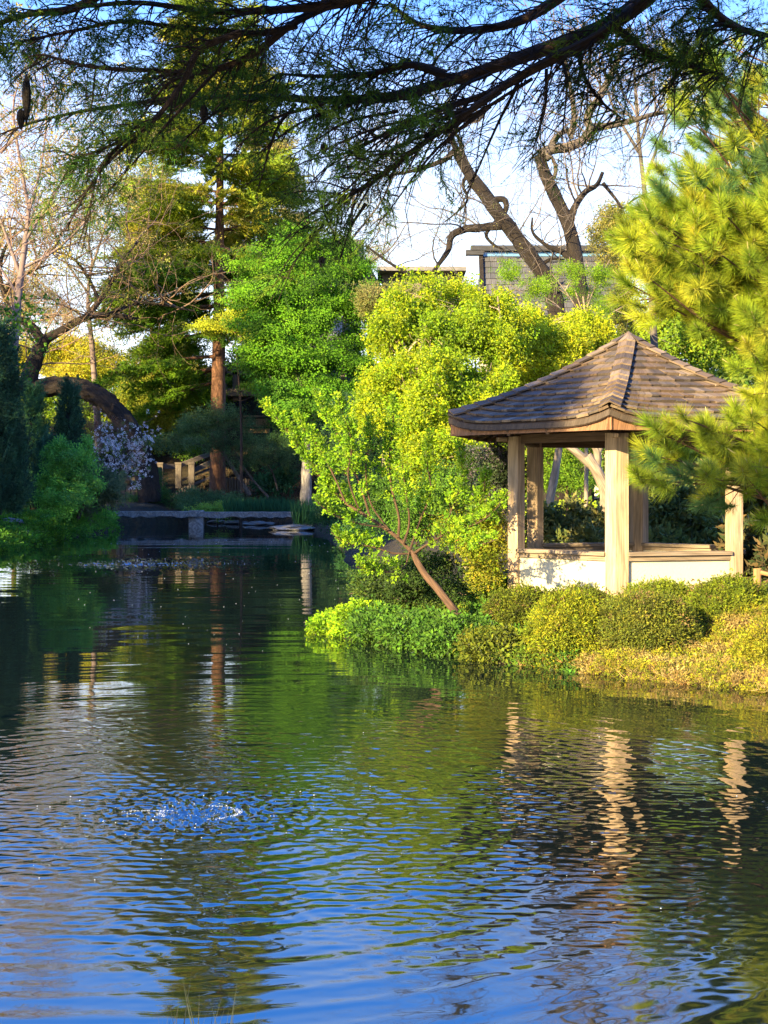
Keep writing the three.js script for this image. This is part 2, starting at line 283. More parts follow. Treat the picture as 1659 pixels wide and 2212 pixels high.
{
  const xs = [], zs = [], stretch = (a) => a;
  for (let x = -45; x <= 30; x += .5) xs.push(x); for (const k of [55, 75, 110, 170, 300, 600]) { xs.unshift(-k); xs.push(k - 10); }
  for (let z = 6; z >= -34; z -= .4) zs.push(z); for (let z = -35; z >= -125; z -= 1) zs.push(z); for (const k of [140, 180, 260, 400, 700]) { zs.push(-k); } for (const k of [12, 25, 60, 150, 400]) zs.unshift(k);
  const pos = [], uv = [], col = [], ix = [];
  for (const z of zs) for (const x of xs) {
    pos.push(x, ground(x, z), z); uv.push(x, z);
    const dry = bump(x, z, 5.5, -15.6, 3.2, 2), moss = .5 + .5 * noise2(x * .25, z * .25), lit = [[.05, .038, .022], [.035, .045, .014], [.2, .14, .06]];
    for (let j = 0; j < 3; j++) col.push(lerp(lerp(lit[0][j], lit[1][j], moss), lit[2][j], Math.min(1, dry * 1.1)) );
  }
  const w = xs.length; for (let r = 0; r + 1 < zs.length; r++) for (let c = 0; c + 1 < w; c++) { const a = r * w + c; ix.push(a, a + 1, a + w, a + 1, a + w + 1, a + w); }
  const g = new THREE.BufferGeometry(); g.setAttribute('position', new THREE.Float32BufferAttribute(pos, 3)); g.setAttribute('uv', new THREE.Float32BufferAttribute(uv, 2)); g.setAttribute('color', new THREE.Float32BufferAttribute(col, 3)); g.setIndex(ix); g.computeVertexNormals();
  // faces point up whichever way the rows run
  const nn = g.attributes.normal; if (nn.getY(500) < 0) { for (let i = 0; i < ix.length; i += 3) { const t = ix[i + 1]; ix[i + 1] = ix[i + 2]; ix[i + 2] = t; } g.setIndex(ix); g.computeVertexNormals(); }
  setting('ground', g, std([1, 1, 1], { vertexColors: true, map: soilTone, bumpMap: pebble, bumpScale: .05, roughness: 1 }));
}
const spring = [v(-1.25, 0, -9.0), W(300, 1218)];
{ // the water: a height field of ripples, finer where it is near
  seed(21);
  const waves = [], put = (n, l0, l1, slope, spread, zone) => { for (let i = 0; i < n; i++) { const L = l0 * Math.pow(l1 / l0, rnd()), a = Math.PI / 2 + (rnd() + rnd() - 1) * spread, k = 6.2832 / L; waves.push({ L, kx: Math.cos(a) * k, kz: Math.sin(a) * k, ph: rnd() * 6.2832, s: slope * Math.sqrt(2 / n), zone }); } };
  put(18, .06, .14, .075, 1.1, 0); put(14, .16, .4, .032, .8, 1); put(12, .5, 1.4, .017, .55, 2); put(8, 1.6, 4, .006, .5, 3);
  const rings = [[0, .115, .05, 2.6], [0, .17, .055, 3.4], [0, .26, .05, 4.4], [0, .41, .022, 5.5], [1, .5, .05, 3], [1, .9, .04, 5]].map(([c, L, s, reach]) => ({ c: spring[c], k: 6.2832 / L, L, s, reach, ph: rnd() * 6 }));
  const rows = [], cols = [];
  for (let r = 2.6; r < 104;) { rows.push(r); r += Math.max(.016, r * r / 2880 * .78); }
  for (let a = -80; a < -19; a += 3) cols.push(a); for (let a = -19; a <= 19; a += .066) cols.push(a); for (let a = 22; a <= 80; a += 3) cols.push(a);
  const pos = new Float32Array(rows.length * cols.length * 3), nor = new Float32Array(pos.length), ix = new Uint32Array((rows.length - 1) * (cols.length - 1) * 6);
  let o = 0;
  rows.forEach((r, i) => {
    const step = i + 1 < rows.length ? rows[i + 1] - r : .5;
    for (const a of cols) {
      const x = Math.sin(a * rad) * r, z = -Math.cos(a * rad) * r, patch = noise2(x * .22 + 5, z * .16), fine = noise2(x * .9, z * .7 + 9), d1 = Math.hypot(x - spring[0].x, z - spring[0].z), d2 = Math.hypot(x - spring[1].x, z - spring[1].z);
      const lively = Math.exp(-((d1 / 3.5) ** 2)), near = smooth(-z, 5.2, 7.4), far = 1 - smooth(-z, 14, 26);
      const amp = [(.05 + 1.0 * lively * near + .16 * near * far * Math.max(0, patch)) * (.75 + .4 * fine), (.075 + .4 * lively * near + .1 * Math.max(0, patch)) * (.45 + .55 * far), .25 + .12 * patch, .5];
      let h = 0, gx = 0, gz = 0;
      for (const w of waves) { if (w.L < step * 2.2) continue; const A = w.s * amp[w.zone] / Math.hypot(w.kx, w.kz), q = w.kx * x + w.kz * z + w.ph + .7 * patch; h += A * Math.sin(q); const c = A * Math.cos(q); gx += c * w.kx; gz += c * w.kz; }
      for (const w of rings) { const dx = x - w.c.x, dz = z - w.c.z, d = Math.hypot(dx, dz) + .02; if (d > w.reach * 3.2 || w.L < step * 2.2) continue; const env = w.s * Math.exp(-d / w.reach) * smooth(d, .05, .4) * (.55 + .6 * noise2(dx * .7 + w.L * 20, dz * .7)) / w.k, q = w.k * d + w.ph + 1.1 * noise2(x * .9, z * .9); h += env * Math.sin(q); const c = env * Math.cos(q) * w.k; gx += c * dx / d; gz += c * dz / d; }
      const boil = Math.exp(-((d1 / .42) ** 2)) * .05 * noise2(x * 14, z * 14) + (step < .7 ? Math.exp(-((d2 / 1.6) ** 2)) * .05 * noise2(x * 4, z * 4) : 0);
      const bx = Math.exp(-((d1 / .6) ** 2)) * .5 * noise2(x * 11 + 40, z * 11) + Math.exp(-((d2 / 2.0) ** 2)) * .5 * noise2(x * 9, z * 5), bz = Math.exp(-((d1 / .6) ** 2)) * .5 * noise2(x * 11, z * 11 + 40) + Math.exp(-((d2 / 2.0) ** 2)) * .75 * noise2(x * 9 + 30, z * 5);
      gx += bx; gz += bz;
      const l = 1 / Math.sqrt(1 + gx * gx + gz * gz); pos[o] = x; pos[o + 1] = h + boil * .3; pos[o + 2] = z; nor[o] = -gx * l; nor[o + 1] = l; nor[o + 2] = -gz * l; o += 3;
    }
  });
  let q = 0; const w = cols.length; for (let i = 0; i + 1 < rows.length; i++) for (let c = 0; c + 1 < w; c++) { const a = i * w + c; ix[q++] = a; ix[q++] = a + 1; ix[q++] = a + w; ix[q++] = a + 1; ix[q++] = a + w + 1; ix[q++] = a + w; }
  const g = new THREE.BufferGeometry(); g.setAttribute('position', new THREE.BufferAttribute(pos, 3)); g.setAttribute('normal', new THREE.BufferAttribute(nor, 3)); g.setIndex(new THREE.BufferAttribute(ix, 1));
  setting('water', g, new THREE.MeshPhysicalMaterial({ color: new THREE.Color().setRGB(.006, .011, .009), roughness: .03, ior: 2.4, specularIntensity: 1 }));
  // froth of the two springs, floating bubbles and petals
  seed(22);
  const ball = new THREE.SphereGeometry(1, 6, 4), froth = (name, list) => { const im = shade(new THREE.InstancedMesh(ball, M.foam, list.length)), m = new THREE.Matrix4(); list.forEach(([p, s], i) => im.setMatrixAt(i, m.makeScale(s, s * .6, s).setPosition(p))); im.name = numbered(name); im.userData = { kind: 'stuff', label: name === 'foam' ? 'broken white ring of foam round the near bubbling spring' : '' }; scene.add(im); return im; };
  const near = [], arc = (cx, cz, rx, rz, a0, a1, n, wd) => { for (let i = 0; i < n; i++) { const a = lerp(a0, a1, rnd()) * rad, k = 1 + rr(-wd, wd) * rr(.2, 1); near.push([v(cx + Math.cos(a) * rx * k, .006, cz - Math.sin(a) * rz * k), rr(.001, .0034)]); } };
  const c = v(-1.24, 0, -8.95); // the ring seen at 360-520 across, 1735-1775 down
  arc(c.x, c.z, .27, .2, -75, 35, 150, .13); arc(c.x, c.z, .27, .2, 40, 85, 60, .13); arc(c.x, c.z, .26, .2, 170, 215, 80, .14); arc(c.x - .3, c.z + .1, .36, .16, 70, 130, 90, .1); arc(c.x, c.z, .14, .1, 0, 360, 30, .6);
  for (let i = 0; i < 50; i++) { const a = rr(0, 6.283), d = .3 + 1.6 * rnd() * rnd(); near.push([v(c.x + Math.cos(a) * d, .006, c.z + Math.sin(a) * d * .8), rr(.002, .006)]); }
  froth('foam', near);
  const farList = []; for (let i = 0; i < 260; i++) { const a = rr(0, 6.283), d = 1.7 * Math.sqrt(rnd()) * (rnd() < .3 ? 2 : 1); farList.push([v(spring[1].x + Math.cos(a) * d, .008, spring[1].z + Math.sin(a) * d * 1.1), rr(.003, .007)]); }
  froth('foam', farList).userData.label = 'pale froth on the far bubbling spring by the bridge';
  const specks = []; for (let i = 0; i < 130; i++) { const d = rr(18, 60), px = rr(150, 760); specks.push([P(px, CY + F * EYE / d, d), rr(.0035, .009) * d / 30]); }
  for (let i = 0; i < 26; i++) { const p = W(rr(30, 1600), rr(1560, 1980)); specks.push([p, rr(.002, .005)]); }
  for (const s of specks) s[0].y = .006;
  froth('floating_bubbles', specks).userData.label = 'small white bubbles and petals drifting on the pond';
}

// ---------------------------------------------------------------- the gazebo
function boardUV(g, axis) { // uv in metres with the grain (v) along the axis
  const p = g.attributes.position, n = g.attributes.normal, uv = new Float32Array(p.count * 2), oth = [0, 1, 2].filter((k) => k !== axis), c = (i, k) => k === 0 ? p.getX(i) : k === 1 ? p.getY(i) : p.getZ(i), off = rr(0, 5);
  for (let i = 0; i < p.count; i++) { const nn = [n.getX(i), n.getY(i), n.getZ(i)].map(Math.abs), across = nn[oth[0]] > nn[oth[1]] ? oth[1] : oth[0]; uv[i * 2] = c(i, across) + off; uv[i * 2 + 1] = c(i, axis) + off; }
  g.setAttribute('uv', new THREE.BufferAttribute(uv, 2)); return g;
}
function board(x, y, z, r = .006) { const a = [x, y, z], axis = a.indexOf(Math.max(...a)); return boardUV(new RoundedBoxGeometry(x, y, z, 1, Math.min(r, x * .3, y * .3, z * .3)), axis); }
function slab8(q, u0) { // a thin block from eight corners: four below, four above, both running round the same way
  const faces = [[0, 3, 2, 1], [4, 5, 6, 7], [0, 1, 5, 4], [1, 2, 6, 5], [2, 3, 7, 6], [3, 0, 4, 7]], p = [], uv = [], ix = [], n = [];
  const wd = q[0].distanceTo(q[1]), ln = q[1].distanceTo(q[2]), th = .03, at = [[0, 0], [wd, 0], [wd, ln], [0, ln]];
  for (const f of faces) { const b = p.length / 3, nn = q[f[1]].clone().sub(q[f[0]]).cross(q[f[2]].clone().sub(q[f[0]])).normalize(); f.forEach((k) => { p.push(q[k].x, q[k].y, q[k].z); n.push(nn.x, nn.y, nn.z); const t = at[k % 4]; uv.push(t[0] + u0 + (k > 3 ? th : 0), t[1] + u0 * 1.7 + (k > 3 ? th : 0)); }); ix.push(b, b + 1, b + 2, b, b + 2, b + 3); }
  const g = new THREE.BufferGeometry(); g.setAttribute('position', new THREE.Float32BufferAttribute(p, 3)); g.setAttribute('normal', new THREE.Float32BufferAttribute(n, 3)); g.setAttribute('uv', new THREE.Float32BufferAttribute(uv, 2)); g.setIndex(ix); return g;
}
{
  seed(31);
  const C = v(3.76, .7, -20.5), R = 1.86, RE = 2.9, ang = (k) => (-15.39 - 60 * k) * rad, dir = (k) => v(Math.sin(ang(k)), 0, Math.cos(ang(k)));
  const G = thing('gazebo', 'hexagonal timber gazebo with shingled roof and cream half walls beside the pond', 'gazebo', C);
  const at = (k, r, y) => C.clone().add(dir(k).multiplyScalar(r)).setY(y);
  // posts: an outer corner of 120 degrees, each face in line with a wall
  const sec = new THREE.Shape([[.1, 0], [.01, .156], [-.129, .076], [-.129, -.076], [.01, -.156]].map(([a, b]) => new THREE.Vector2(a, b)));
  for (let k = 0; k < 6; k++) {
    const g = new THREE.ExtrudeGeometry(sec, { depth: 2.52, bevelEnabled: true, bevelSize: .005, bevelThickness: .004, bevelSegments: 1 }); boardUV(g, 2);
    g.rotateX(-Math.PI / 2); g.rotateY(ang(k) - Math.PI / 2); const p = at(k, R, .46); g.translate(p.x, p.y, p.z); part('post', g, M.post, G);
  }
  const wall = (k) => { const a = at(k, R, 0), b = at(k + 1, R, 0), mid = a.clone().lerp(b, .5), out = dir(k).add(dir(k + 1)).normalize(), turn = Math.atan2(out.x, out.z); return { mid, out, turn }; };
  const setOn = (g, w, y, outwards) => { g.rotateY(w.turn); const p = w.mid.clone().addScaledVector(w.out, outwards); g.translate(p.x, y, p.z); return g; };
  for (const k of [0, 2, 3, 4, 5]) {
    const w = wall(k);
    const pl = new THREE.BoxGeometry(R - .27, .74, .1, 1, 1, 1); boardUV(pl, 0);
    const hw = part('half_wall', setOn(pl, w, .83, -.01), M.plaster, G);
    const cap = board(R - .25, .055, .24, .008), t2 = board(R - .262, .068, .15, .006);
    part('sill', setOn(cap, w, 1.283, .01), M.sill, G); part('sill_trim', setOn(t2, w, 1.22, .012), M.sill, G);
    if (k !== 1) { const back = board(R - .5, .05, .28); part('bench_seat', setOn(back, w, 1.06, -.24), M.soffit, G); }
  }
  const floorG = new THREE.CylinderGeometry(R + .12, R + .12, .12, 6); floorG.rotateY(ang(0)); floorG.translate(C.x, .64, C.z); part('floor', floorG, M.stone, G);
  for (let k = 0; k < 6; k++) { const w = wall(k), b = board(R - .2, .13, .12); part('beam', setOn(b, w, 2.945, -.05), M.soffit, G); }
  // roof surface
  const hip = (k, t) => at(k, RE * (1 - t), 3.27 + 1.27 * t - .13 * Math.sin(Math.PI * t));
  const surf = (k, u, t) => { const p = hip(k, t).lerp(hip(k + 1, t), u); p.y -= .14 * Math.pow(1 - t, 2.4) * (1 - Math.pow(Math.abs(2 * u - 1), 4.5)); return p; };
  const normal = (k, u, t) => { const e = .01, a = surf(k, Math.min(1, u + e), t).sub(surf(k, Math.max(0, u - e), t)), b = surf(k, u, Math.min(1, t + e)).sub(surf(k, u, Math.max(0, t - e))); return b.cross(a).normalize(); };
  const sheet = (dy) => { const gs = []; for (let k = 0; k < 6; k++) { const p = [], uv = [], ix = [], NU = 16, NT = 10; for (let j = 0; j <= NT; j++) for (let i = 0; i <= NU; i++) { const q = surf(k, i / NU, j / NT); p.push(q.x, q.y + dy, q.z); uv.push(i / NU * 2, j / NT * 2); } for (let j = 0; j < NT; j++) for (let i = 0; i < NU; i++) { const a = j * (NU + 1) + i; ix.push(a, a + 1, a + NU + 1, a + 1, a + NU + 2, a + NU + 1); } const g = new THREE.BufferGeometry(); g.setAttribute('position', new THREE.Float32BufferAttribute(p, 3)); g.setAttribute('uv', new THREE.Float32BufferAttribute(uv, 2)); g.setIndex(ix); g.computeVertexNormals(); gs.push(g); } return mergeGeometries(gs); };
  const roof = part('roof', sheet(-.012), M.soffit, G);
  part('soffit', sheet(-.1), M.soffit, G);
  // thick shingle edge and fascia under it
  for (let k = 0; k < 6; k++) {
    const N = 14, edge = [], fas = [];
    const strip = (out, y0, y1, in0, in1, th) => { // follows the eave; y1 null: up to the roof edge
      for (let i = 0; i < N; i++) { const u0 = i / N, u1 = (i + 1) / N, w = wall(k).out, q = []; for (const lift of [0, 1]) for (const [u, inn] of [[u0, 0], [u1, 0], [u1, th], [u0, th]]) { const p = surf(k, u, 0), top = p.y; p.addScaledVector(w, -(in0 + inn)); p.y = lift ? (y1 === null ? top + in1 : y1) : (y0 === null ? top + in1 - .075 : y0); q.push(p); } out.push(slab8(q, i * .1)); }
    };
    strip(edge, null, null, 0, -.014, .2); strip(fas, 2.985, null, .05, -.092, .04);
    part('eave_edge', mergeGeometries(edge), shingleMats[2], G); part('fascia', mergeGeometries(fas), M.fascia, G);
    for (let j = 0; j < 4; j++) { const u = (j + .5) / 4, a = surf(k, u, .02), b = surf(k, u, .62); a.y -= .17; b.y -= .17; const L = a.distanceTo(b), rf = board(.05, .11, L, .004); rf.applyMatrix4(new THREE.Matrix4().lookAt(a, b, v(0, 1, 0)).setPosition(a.clone().lerp(b, .5).add(v(0, .02, 0)))); part('rafter', rf, M.soffit, G); }
  }
  // courses of shingles: the two faces in view piece by piece, the others joined
  const COURSES = 14, rest = [];
  for (let k = 0; k < 6; k++) for (let c = 0; c < COURSES; c++) {
    const t0 = c / COURSES * .985, t1 = Math.min(1, (c + 1.3) / COURSES * .985), wid = RE * (1 - t0), cells = Math.max(1, Math.round(wid / .17)), cuts = [0]; for (let i = 1; i < cells; i++) cuts.push((i + rr(-.28, .28)) / cells); cuts.push(1);
    for (let i = 0; i < cells; i++) {
      const gap = .0025 / wid, a = cuts[i] + (i ? gap : 0), b = cuts[i + 1] - (i < cells - 1 ? gap : 0), j = rr(0, .012), th = rr(.024, .036), drop = rr(-.006, .007), q = [];
      for (const [up] of [[0], [1]]) for (const [u, t, lift] of [[a, t0 + drop, .042 + j], [b, t0 + drop, .042 + j + rr(-.004, .004)], [b, t1, .002], [a, t1, .002]]) { const tt = clamp(t, 0, 1), p = surf(k, u, tt); p.addScaledVector(normal(k, clamp(u, .02, .98), clamp(tt, .02, .97)), (up ? lift + .004 : lift - th)); q.push(p); }
      const g = slab8(q, rr(0, 9)); if (k === 0 || k === 5) part('shingle', g, pick(shingleMats), roof); else rest.push(g);
    }
  }
  { const g = mergeGeometries(rest); part('shingle_field', g, shingleMats[1], roof).userData.kind = 'stuff'; }
  for (let k = 0; k < 6; k++) for (let c = 0; c < 14; c++) {
    const t0 = c / 14 * .97, t1 = Math.min(.995, (c + 1.25) / 14 * .97), gs = [];
    for (const sd of [1, -1]) {
      const f = sd > 0 ? k : k - 1, q = [], wu = .125;
      for (const up of [0, 1]) for (const [w, t, lift] of [[0, t0, .08], [1, t0, .07], [1, t1, .045], [0, t1, .05]]) { const wid = RE * (1 - t) + .02, u = Math.min(.5, wu / wid) * w, p = sd > 0 ? surf((k + 6) % 6, u, t) : surf((k + 5) % 6, 1 - u, t); const n0 = normal((f + 6) % 6, sd > 0 ? Math.max(.03, u) : 1 - Math.max(.03, u), clamp(t, .02, .95)); p.addScaledVector(w ? n0 : v(0, 1, 0), lift + (up ? .024 : 0)); q.push(p); }
      if (sd < 0) { for (const o of [0, 4]) { const [A, B, Cc, D] = q.slice(o, o + 4); q.splice(o, 4, B, A, D, Cc); } }
      gs.push(slab8(q, rr(0, 9)));
    }
    part('hip_cap', mergeGeometries(gs), pick(shingleMats), roof);
  }
  const cap = new THREE.ConeGeometry(.2, .14, 6); cap.rotateY(ang(0)); cap.translate(C.x, 4.56, C.z); part('roof_cap', cap, shingleMats[1], roof);
  // small joist ends under the corners
  for (const k of [0, 1]) { const b = board(.1, .06, .14); b.rotateY(ang(k)); const p = at(k, R + .2, 2.94); b.translate(p.x, p.y, p.z); part('joist_end', b, M.post, G); }
}

// ---------------------------------------------------------------- the gazebo's bank
const YELLOW = [[.38, .48, .006], [.46, .53, .007], [.28, .42, .006]], FRESH = [[.23, .40, .008], [.3, .46, .01], [.15, .3, .007]], GREEN = [[.085, .2, .016], [.11, .24, .018], [.06, .15, .014]], DEEP = [[.03, .085, .02], [.045, .11, .022], [.022, .065, .02]], OLIVE = [[.14, .17, .01], [.17, .2, .012], [.1, .13, .01]], BLUISH = [[.045, .11, .055], [.06, .14, .06], [.03, .08, .045]];
{ // clipped mounds: a twiggy heart under a close skin of small leaves
  seed(41);
  const mounds = [ // px, py of the middle, d, half width, half height in picture units
    [1126, 1330, 18.0, 60, 42, 'dark green rounded shrub at the left foot of the gazebo', OLIVE],
    [1245, 1306, 18.4, 56, 22, 'low dull shrub squeezed against the lit left half wall', OLIVE],
    [1230, 1372, 16.7, 70, 68, 'yellow green mound shrub with its left side brightly sunlit', [[.25, .28, .01], [.18, .23, .01], [.3, .31, .012]]],
    [1392, 1372, 16.5, 92, 70, 'biggest grey green mound shrub below the front post', [[.16, .18, .018], [.2, .21, .02], [.12, .15, .014]]],
    [1428, 1300, 18.1, 64, 26, 'small flat topped shrub tucked under the right half wall', [[.2, .24, .012], [.14, .19, .012]]],
    [1576, 1326, 17.3, 76, 56, 'broad yellow topped mound shrub at the right gazebo post', [[.22, .26, .012], [.17, .22, .012], [.12, .16, .01]]],
    [1705, 1420, 15.4, 96, 56, 'golden mound shrub cut off by the right edge of the picture', [[.3, .28, .014], [.25, .26, .014]]],
  ];
  for (const [px, py, d, rx, ry, label, col] of mounds) {
    const c = P(px, py, d), a = rx / F * d, b = ry / F * d, g = thing('mound_shrub', label, 'shrub', v(c.x, ground(c.x, c.z), c.z), 'clipped mound shrubs round the gazebo'), heart = new THREE.IcosahedronGeometry(1, 4), pp = heart.attributes.position, depth = a * .8;
    const lumps = (u) => 1 + .17 * noise3(u.x * 1.9 + px, u.y * 1.9, u.z * 1.9) + .07 * noise3(u.x * 5 + px, u.y * 5, u.z * 5);
    for (let i = 0; i < pp.count; i++) { const u = v(pp.getX(i), pp.getY(i), pp.getZ(i)), k = .93 * lumps(u); pp.setXYZ(i, c.x + u.x * a * k, c.y + u.y * b * k, c.z + u.z * depth * k); }
    heart.computeVertexNormals(); part('twig_heart', heart, std([.045, .04, .02]), g);
    const cr = new Crown('mound', .3), n = Math.round(rx * ry * .62);
    for (let i = 0; i < n; i++) { const u = unit(); if (u.y < -.6) { i--; continue; } if (noise3(u.x * 4 + px, u.y * 4, u.z * 4) < -.62) continue; const k = lumps(u) * (rnd() < .05 ? rr(1.04, 1.12) : rr(.92, 1.03)), dead = noise3(u.x * 2.6, u.y * 2.6 + px, u.z * 2.6) > .55 && rnd() < .5; cr.add(v(c.x + u.x * a * k, c.y + u.y * b * k, c.z + u.z * depth * k), u.clone().multiplyScalar(.8).add(v(0, .35, 0)).addScaledVector(unit(), .5), rr(.6, 1.2), dead ? [.2, .13, .05] : pick(col), .35); }
    cr.build('foliage', g);
  }
}
{ // creeping cover over the bank: green on the left, sere and golden on the right
  seed(42);
  const zone = (name, label, kind, n, px0, px1, d0, d1, size, colour, keep, through) => {
    const cr = new Crown(kind, through ?? .3);
    for (let i = 0, tries = 0; i < n && tries < n * 12; tries++) { const d = rr(d0, d1), q = P(rr(px0, px1), 1300, d), s = shoreDistance(q.x, q.z); if (s < -.12 || !keep(q, s)) continue; i++; const p = on(q.x, q.z, rr(-.02, .07)), t = noise2(q.x * 1.3, q.z * 1.3) * .5 + .5; cr.add(p, v(rr(-.5, .5), 1, rr(-.2, .9)), size * rr(.8, 1.3), typeof colour === 'function' ? colour(q, t) : pick(colour), .3); }
    const o = thing(name, label, 'ground cover', v(0, 0, 0)); o.userData.kind = 'stuff'; cr.build('foliage', o); return o;
  };
  zone('ground_cover', 'glossy green creeper over the bank tip under the leaning tree', 'cover', 7000, 680, 1240, 15.6, 22, .85, (q, t) => q.x < -.3 ? pick(FRESH) : t > .5 ? pick(GREEN) : pick([[.1, .17, .012], [.14, .2, .012]]), (q, s) => s < 3.2);
  zone('ground_cover', 'golden green trailing plants on the sunny right bank', 'cover', 6500, 1130, 1760, 13.6, 17.4, .52, (q, t) => t > .62 ? pick([[.36, .3, .05], [.4, .3, .1], [.3, .22, .06]]) : pick([[.32, .31, .014], [.24, .27, .012], [.36, .32, .02], [.17, .2, .012]]), (q, s) => s < 3);
  zone('dry_grass', 'sere straw coloured grass and dead leaves along the right waterline', 'grass', 1500, 1130, 1760, 13.6, 17.5, .6, () => pick([[.4, .27, .09], [.32, .2, .07], [.42, .32, .12], [.28, .2, .05]]), (q, s) => s < 2.4);
  // the tip of the bank swells into a low leafy hump
  const hump = new Crown('cover', .35);
  for (const [px, py, d, rx, ry, n, col] of [[715, 1356, 20.4, 34, 9, 130, FRESH], [775, 1342, 20, 50, 22, 260, FRESH], [830, 1358, 19.2, 60, 24, 300, GREEN], [900, 1368, 18.5, 70, 26, 380, GREEN], [990, 1380, 17.8, 80, 28, 420, GREEN], [1070, 1402, 17.1, 60, 22, 260, OLIVE]]) for (let i = 0; i < n; i++) { const u = unit(), c = P(px, py, d), k = rr(.75, 1.05); hump.add(c.add(v(u.x * rx / F * d * k, u.y * ry / F * d * k, u.z * rx / F * d * k * .8)), u.add(v(0, .6, .2)), rr(.8, 1.3), pick(col), .3); }
  const o = thing('ivy_bank', 'thick leafy creeper heaped along the water below the leaning tree', 'ground cover', v(0, 0, 0)); o.userData.kind = 'stuff'; hump.build('foliage', o);
}
{ // shaded undergrowth behind the leaning tree
  seed(43);
  const u = (label, clumps, leaf, colour, o = {}) => { const c0 = P(clumps[0][0], clumps[0][1], clumps[0][2]), b = on(c0.x, c0.z); return tree({ name: 'bush', category: 'bush', label, trunk: [b, b.clone().lerp(c0, .5), c0], r0: .035, r1: .012, bark: M.limb, leaf, colour, clumps, twigs: M.twig, hollow: .5, gap: -.35, lump: 2.2, arms: 8, ...o }); };
  u('dark green weedy bush under the leaning tree', [[900, 1290, 20.6, 80, 40, 240], [840, 1285, 20.9, 60, 36, 170], [985, 1290, 20.2, 70, 40, 190], [920, 1235, 20.9, 70, 40, 120], [790, 1275, 21.2, 44, 26, 90]], 'fine', [[.05, .11, .015], [.08, .14, .015], [.04, .08, .012]], { sub: 9, gap: 0 });
  u('orange stemmed bush glowing in the sun left of the gazebo', [[1040, 1195, 20.2, 42, 40, 150], [1005, 1150, 20.6, 50, 40, 130], [1056, 1135, 20.4, 32, 36, 70], [1045, 1245, 19.9, 36, 28, 80]], 'fine', [[.2, .27, .01], [.26, .3, .01], [.3, .27, .02]], { bark: M.redBark, twigs: std([.42, .2, .06]) });
  u('mid green bush behind the leaning tree limbs', [[900, 1110, 24, 70, 60, 300], [980, 1080, 24, 70, 70, 340], [1050, 1060, 23.5, 50, 60, 240], [830, 1090, 25, 50, 50, 200]], 'fine', GREEN);
  u('lilac tinged dusky bush beside the left gazebo post', [[1065, 1060, 21.6, 34, 60, 220], [1080, 1010, 21.8, 26, 50, 140], [1030, 1010, 22.4, 40, 40, 130]], 'fine', [[.08, .12, .05], [.16, .13, .15], [.06, .1, .035]]);
}
{ // the small tree that leans out over the pond
  seed(44);
  const D = 19.6, trunk = path([[992, 1332, 18.5], [950, 1278, 18.9], [912, 1232, 19.3], [893, 1196, 19.6]], D), g = thing('leaning_tree', 'small tree leaning left over the pond with sunlit leafy shoots', 'tree', trunk[0]);
  new Wood().tube(curve(trunk, 14), .06, .045, 9, .15).build('trunk', M.limbRed, g);
  const crown = new Crown('shoot', .4);
  const limbs = [
    [[[893, 1196], [860, 1162], [800, 1120], [745, 1085], [705, 1045], [660, 985], [620, 930], [585, 890], [556, 862]], .05, 30, 330],
    [[[893, 1196], [925, 1175, 19], [970, 1150, 18.4], [1035, 1128, 17.8], [1075, 1095, 17.4], [1098, 1060, 17.3]], .034, 40, 150], [[[960, 1160, 18.6], [1000, 1160, 17.9], [1040, 1175, 17.3], [1075, 1165, 17]], .02, 34, 70], [[[860, 1162], [862, 1120], [845, 1050], [842, 980], [850, 900], [846, 852]], .032, 28, 160], [[[872, 1175], [884, 1130], [876, 1060], [868, 1000]], .03, 20, 60],
    [[[800, 1120], [775, 1040], [740, 970], [715, 910], [690, 868], [678, 842]], .028, 26, 170], [[[745, 1085], [722, 1030], [690, 970], [655, 925], [640, 900]], .022, 26, 130], [[[775, 1100], [752, 1030], [760, 960], [740, 890], [730, 858]], .022, 30, 150],
    [[[885, 1190], [905, 1130], [930, 1060], [920, 980], [935, 940]], .026, 24, 90], [[[840, 1145], [800, 1085], [790, 1010], [800, 940], [790, 890]], .022, 26, 90], [[[893, 1196], [850, 1195], [800, 1180], [745, 1172], [715, 1150]], .026, 26, 90], [[[830, 1140], [770, 1130], [720, 1112], [680, 1080]], .02, 24, 80], [[[950, 1160], [980, 1090], [1000, 1020], [990, 960]], .018, 30, 90], [[[1000, 1140], [1040, 1080], [1050, 1020]], .015, 28, 80],
    [[[885, 1190], [870, 1230], [820, 1235], [770, 1225]], .018, 34, 90],
  ];
  for (const [pts, r, reach, n] of limbs) {
    const w = new Wood(), side = rr(-.5, .5), q = path(pts.map(([a, b, e], i) => [a, b, e ?? D + side * i / pts.length * 2]), D), c = curve(q, 30); w.tube(c, r * .66, .005, 7, .1);
    const upto = pts.length;
    for (let i = 0; i < n * .8; i++) { // spurs with leaves
      const t = Math.pow(rnd(), .8), k = Math.min(29, Math.floor((.3 + .7 * t) * 29)), p = c[k], u = unit().multiplyScalar(reach * .4 / F * D * rr(.25, 1.3) * (1.25 - .85 * t)); u.y += .03; const e = p.clone().add(u), fwd = c[Math.min(30, k + 2)].clone().sub(p).normalize();
      if (i % 2 === 0) w.tube([p, p.clone().lerp(e, .5), e], .006, .003, 3);
      crown.add(e, u.clone().normalize().addScaledVector(fwd, .9).add(v(0, .2, 0)), rr(.6, 1.0) * (1.1 - .3 * t), pick(FRESH), .25);
    }
    w.build('limb', M.limbRed, g);
  }
  crown.build('foliage', g);
}
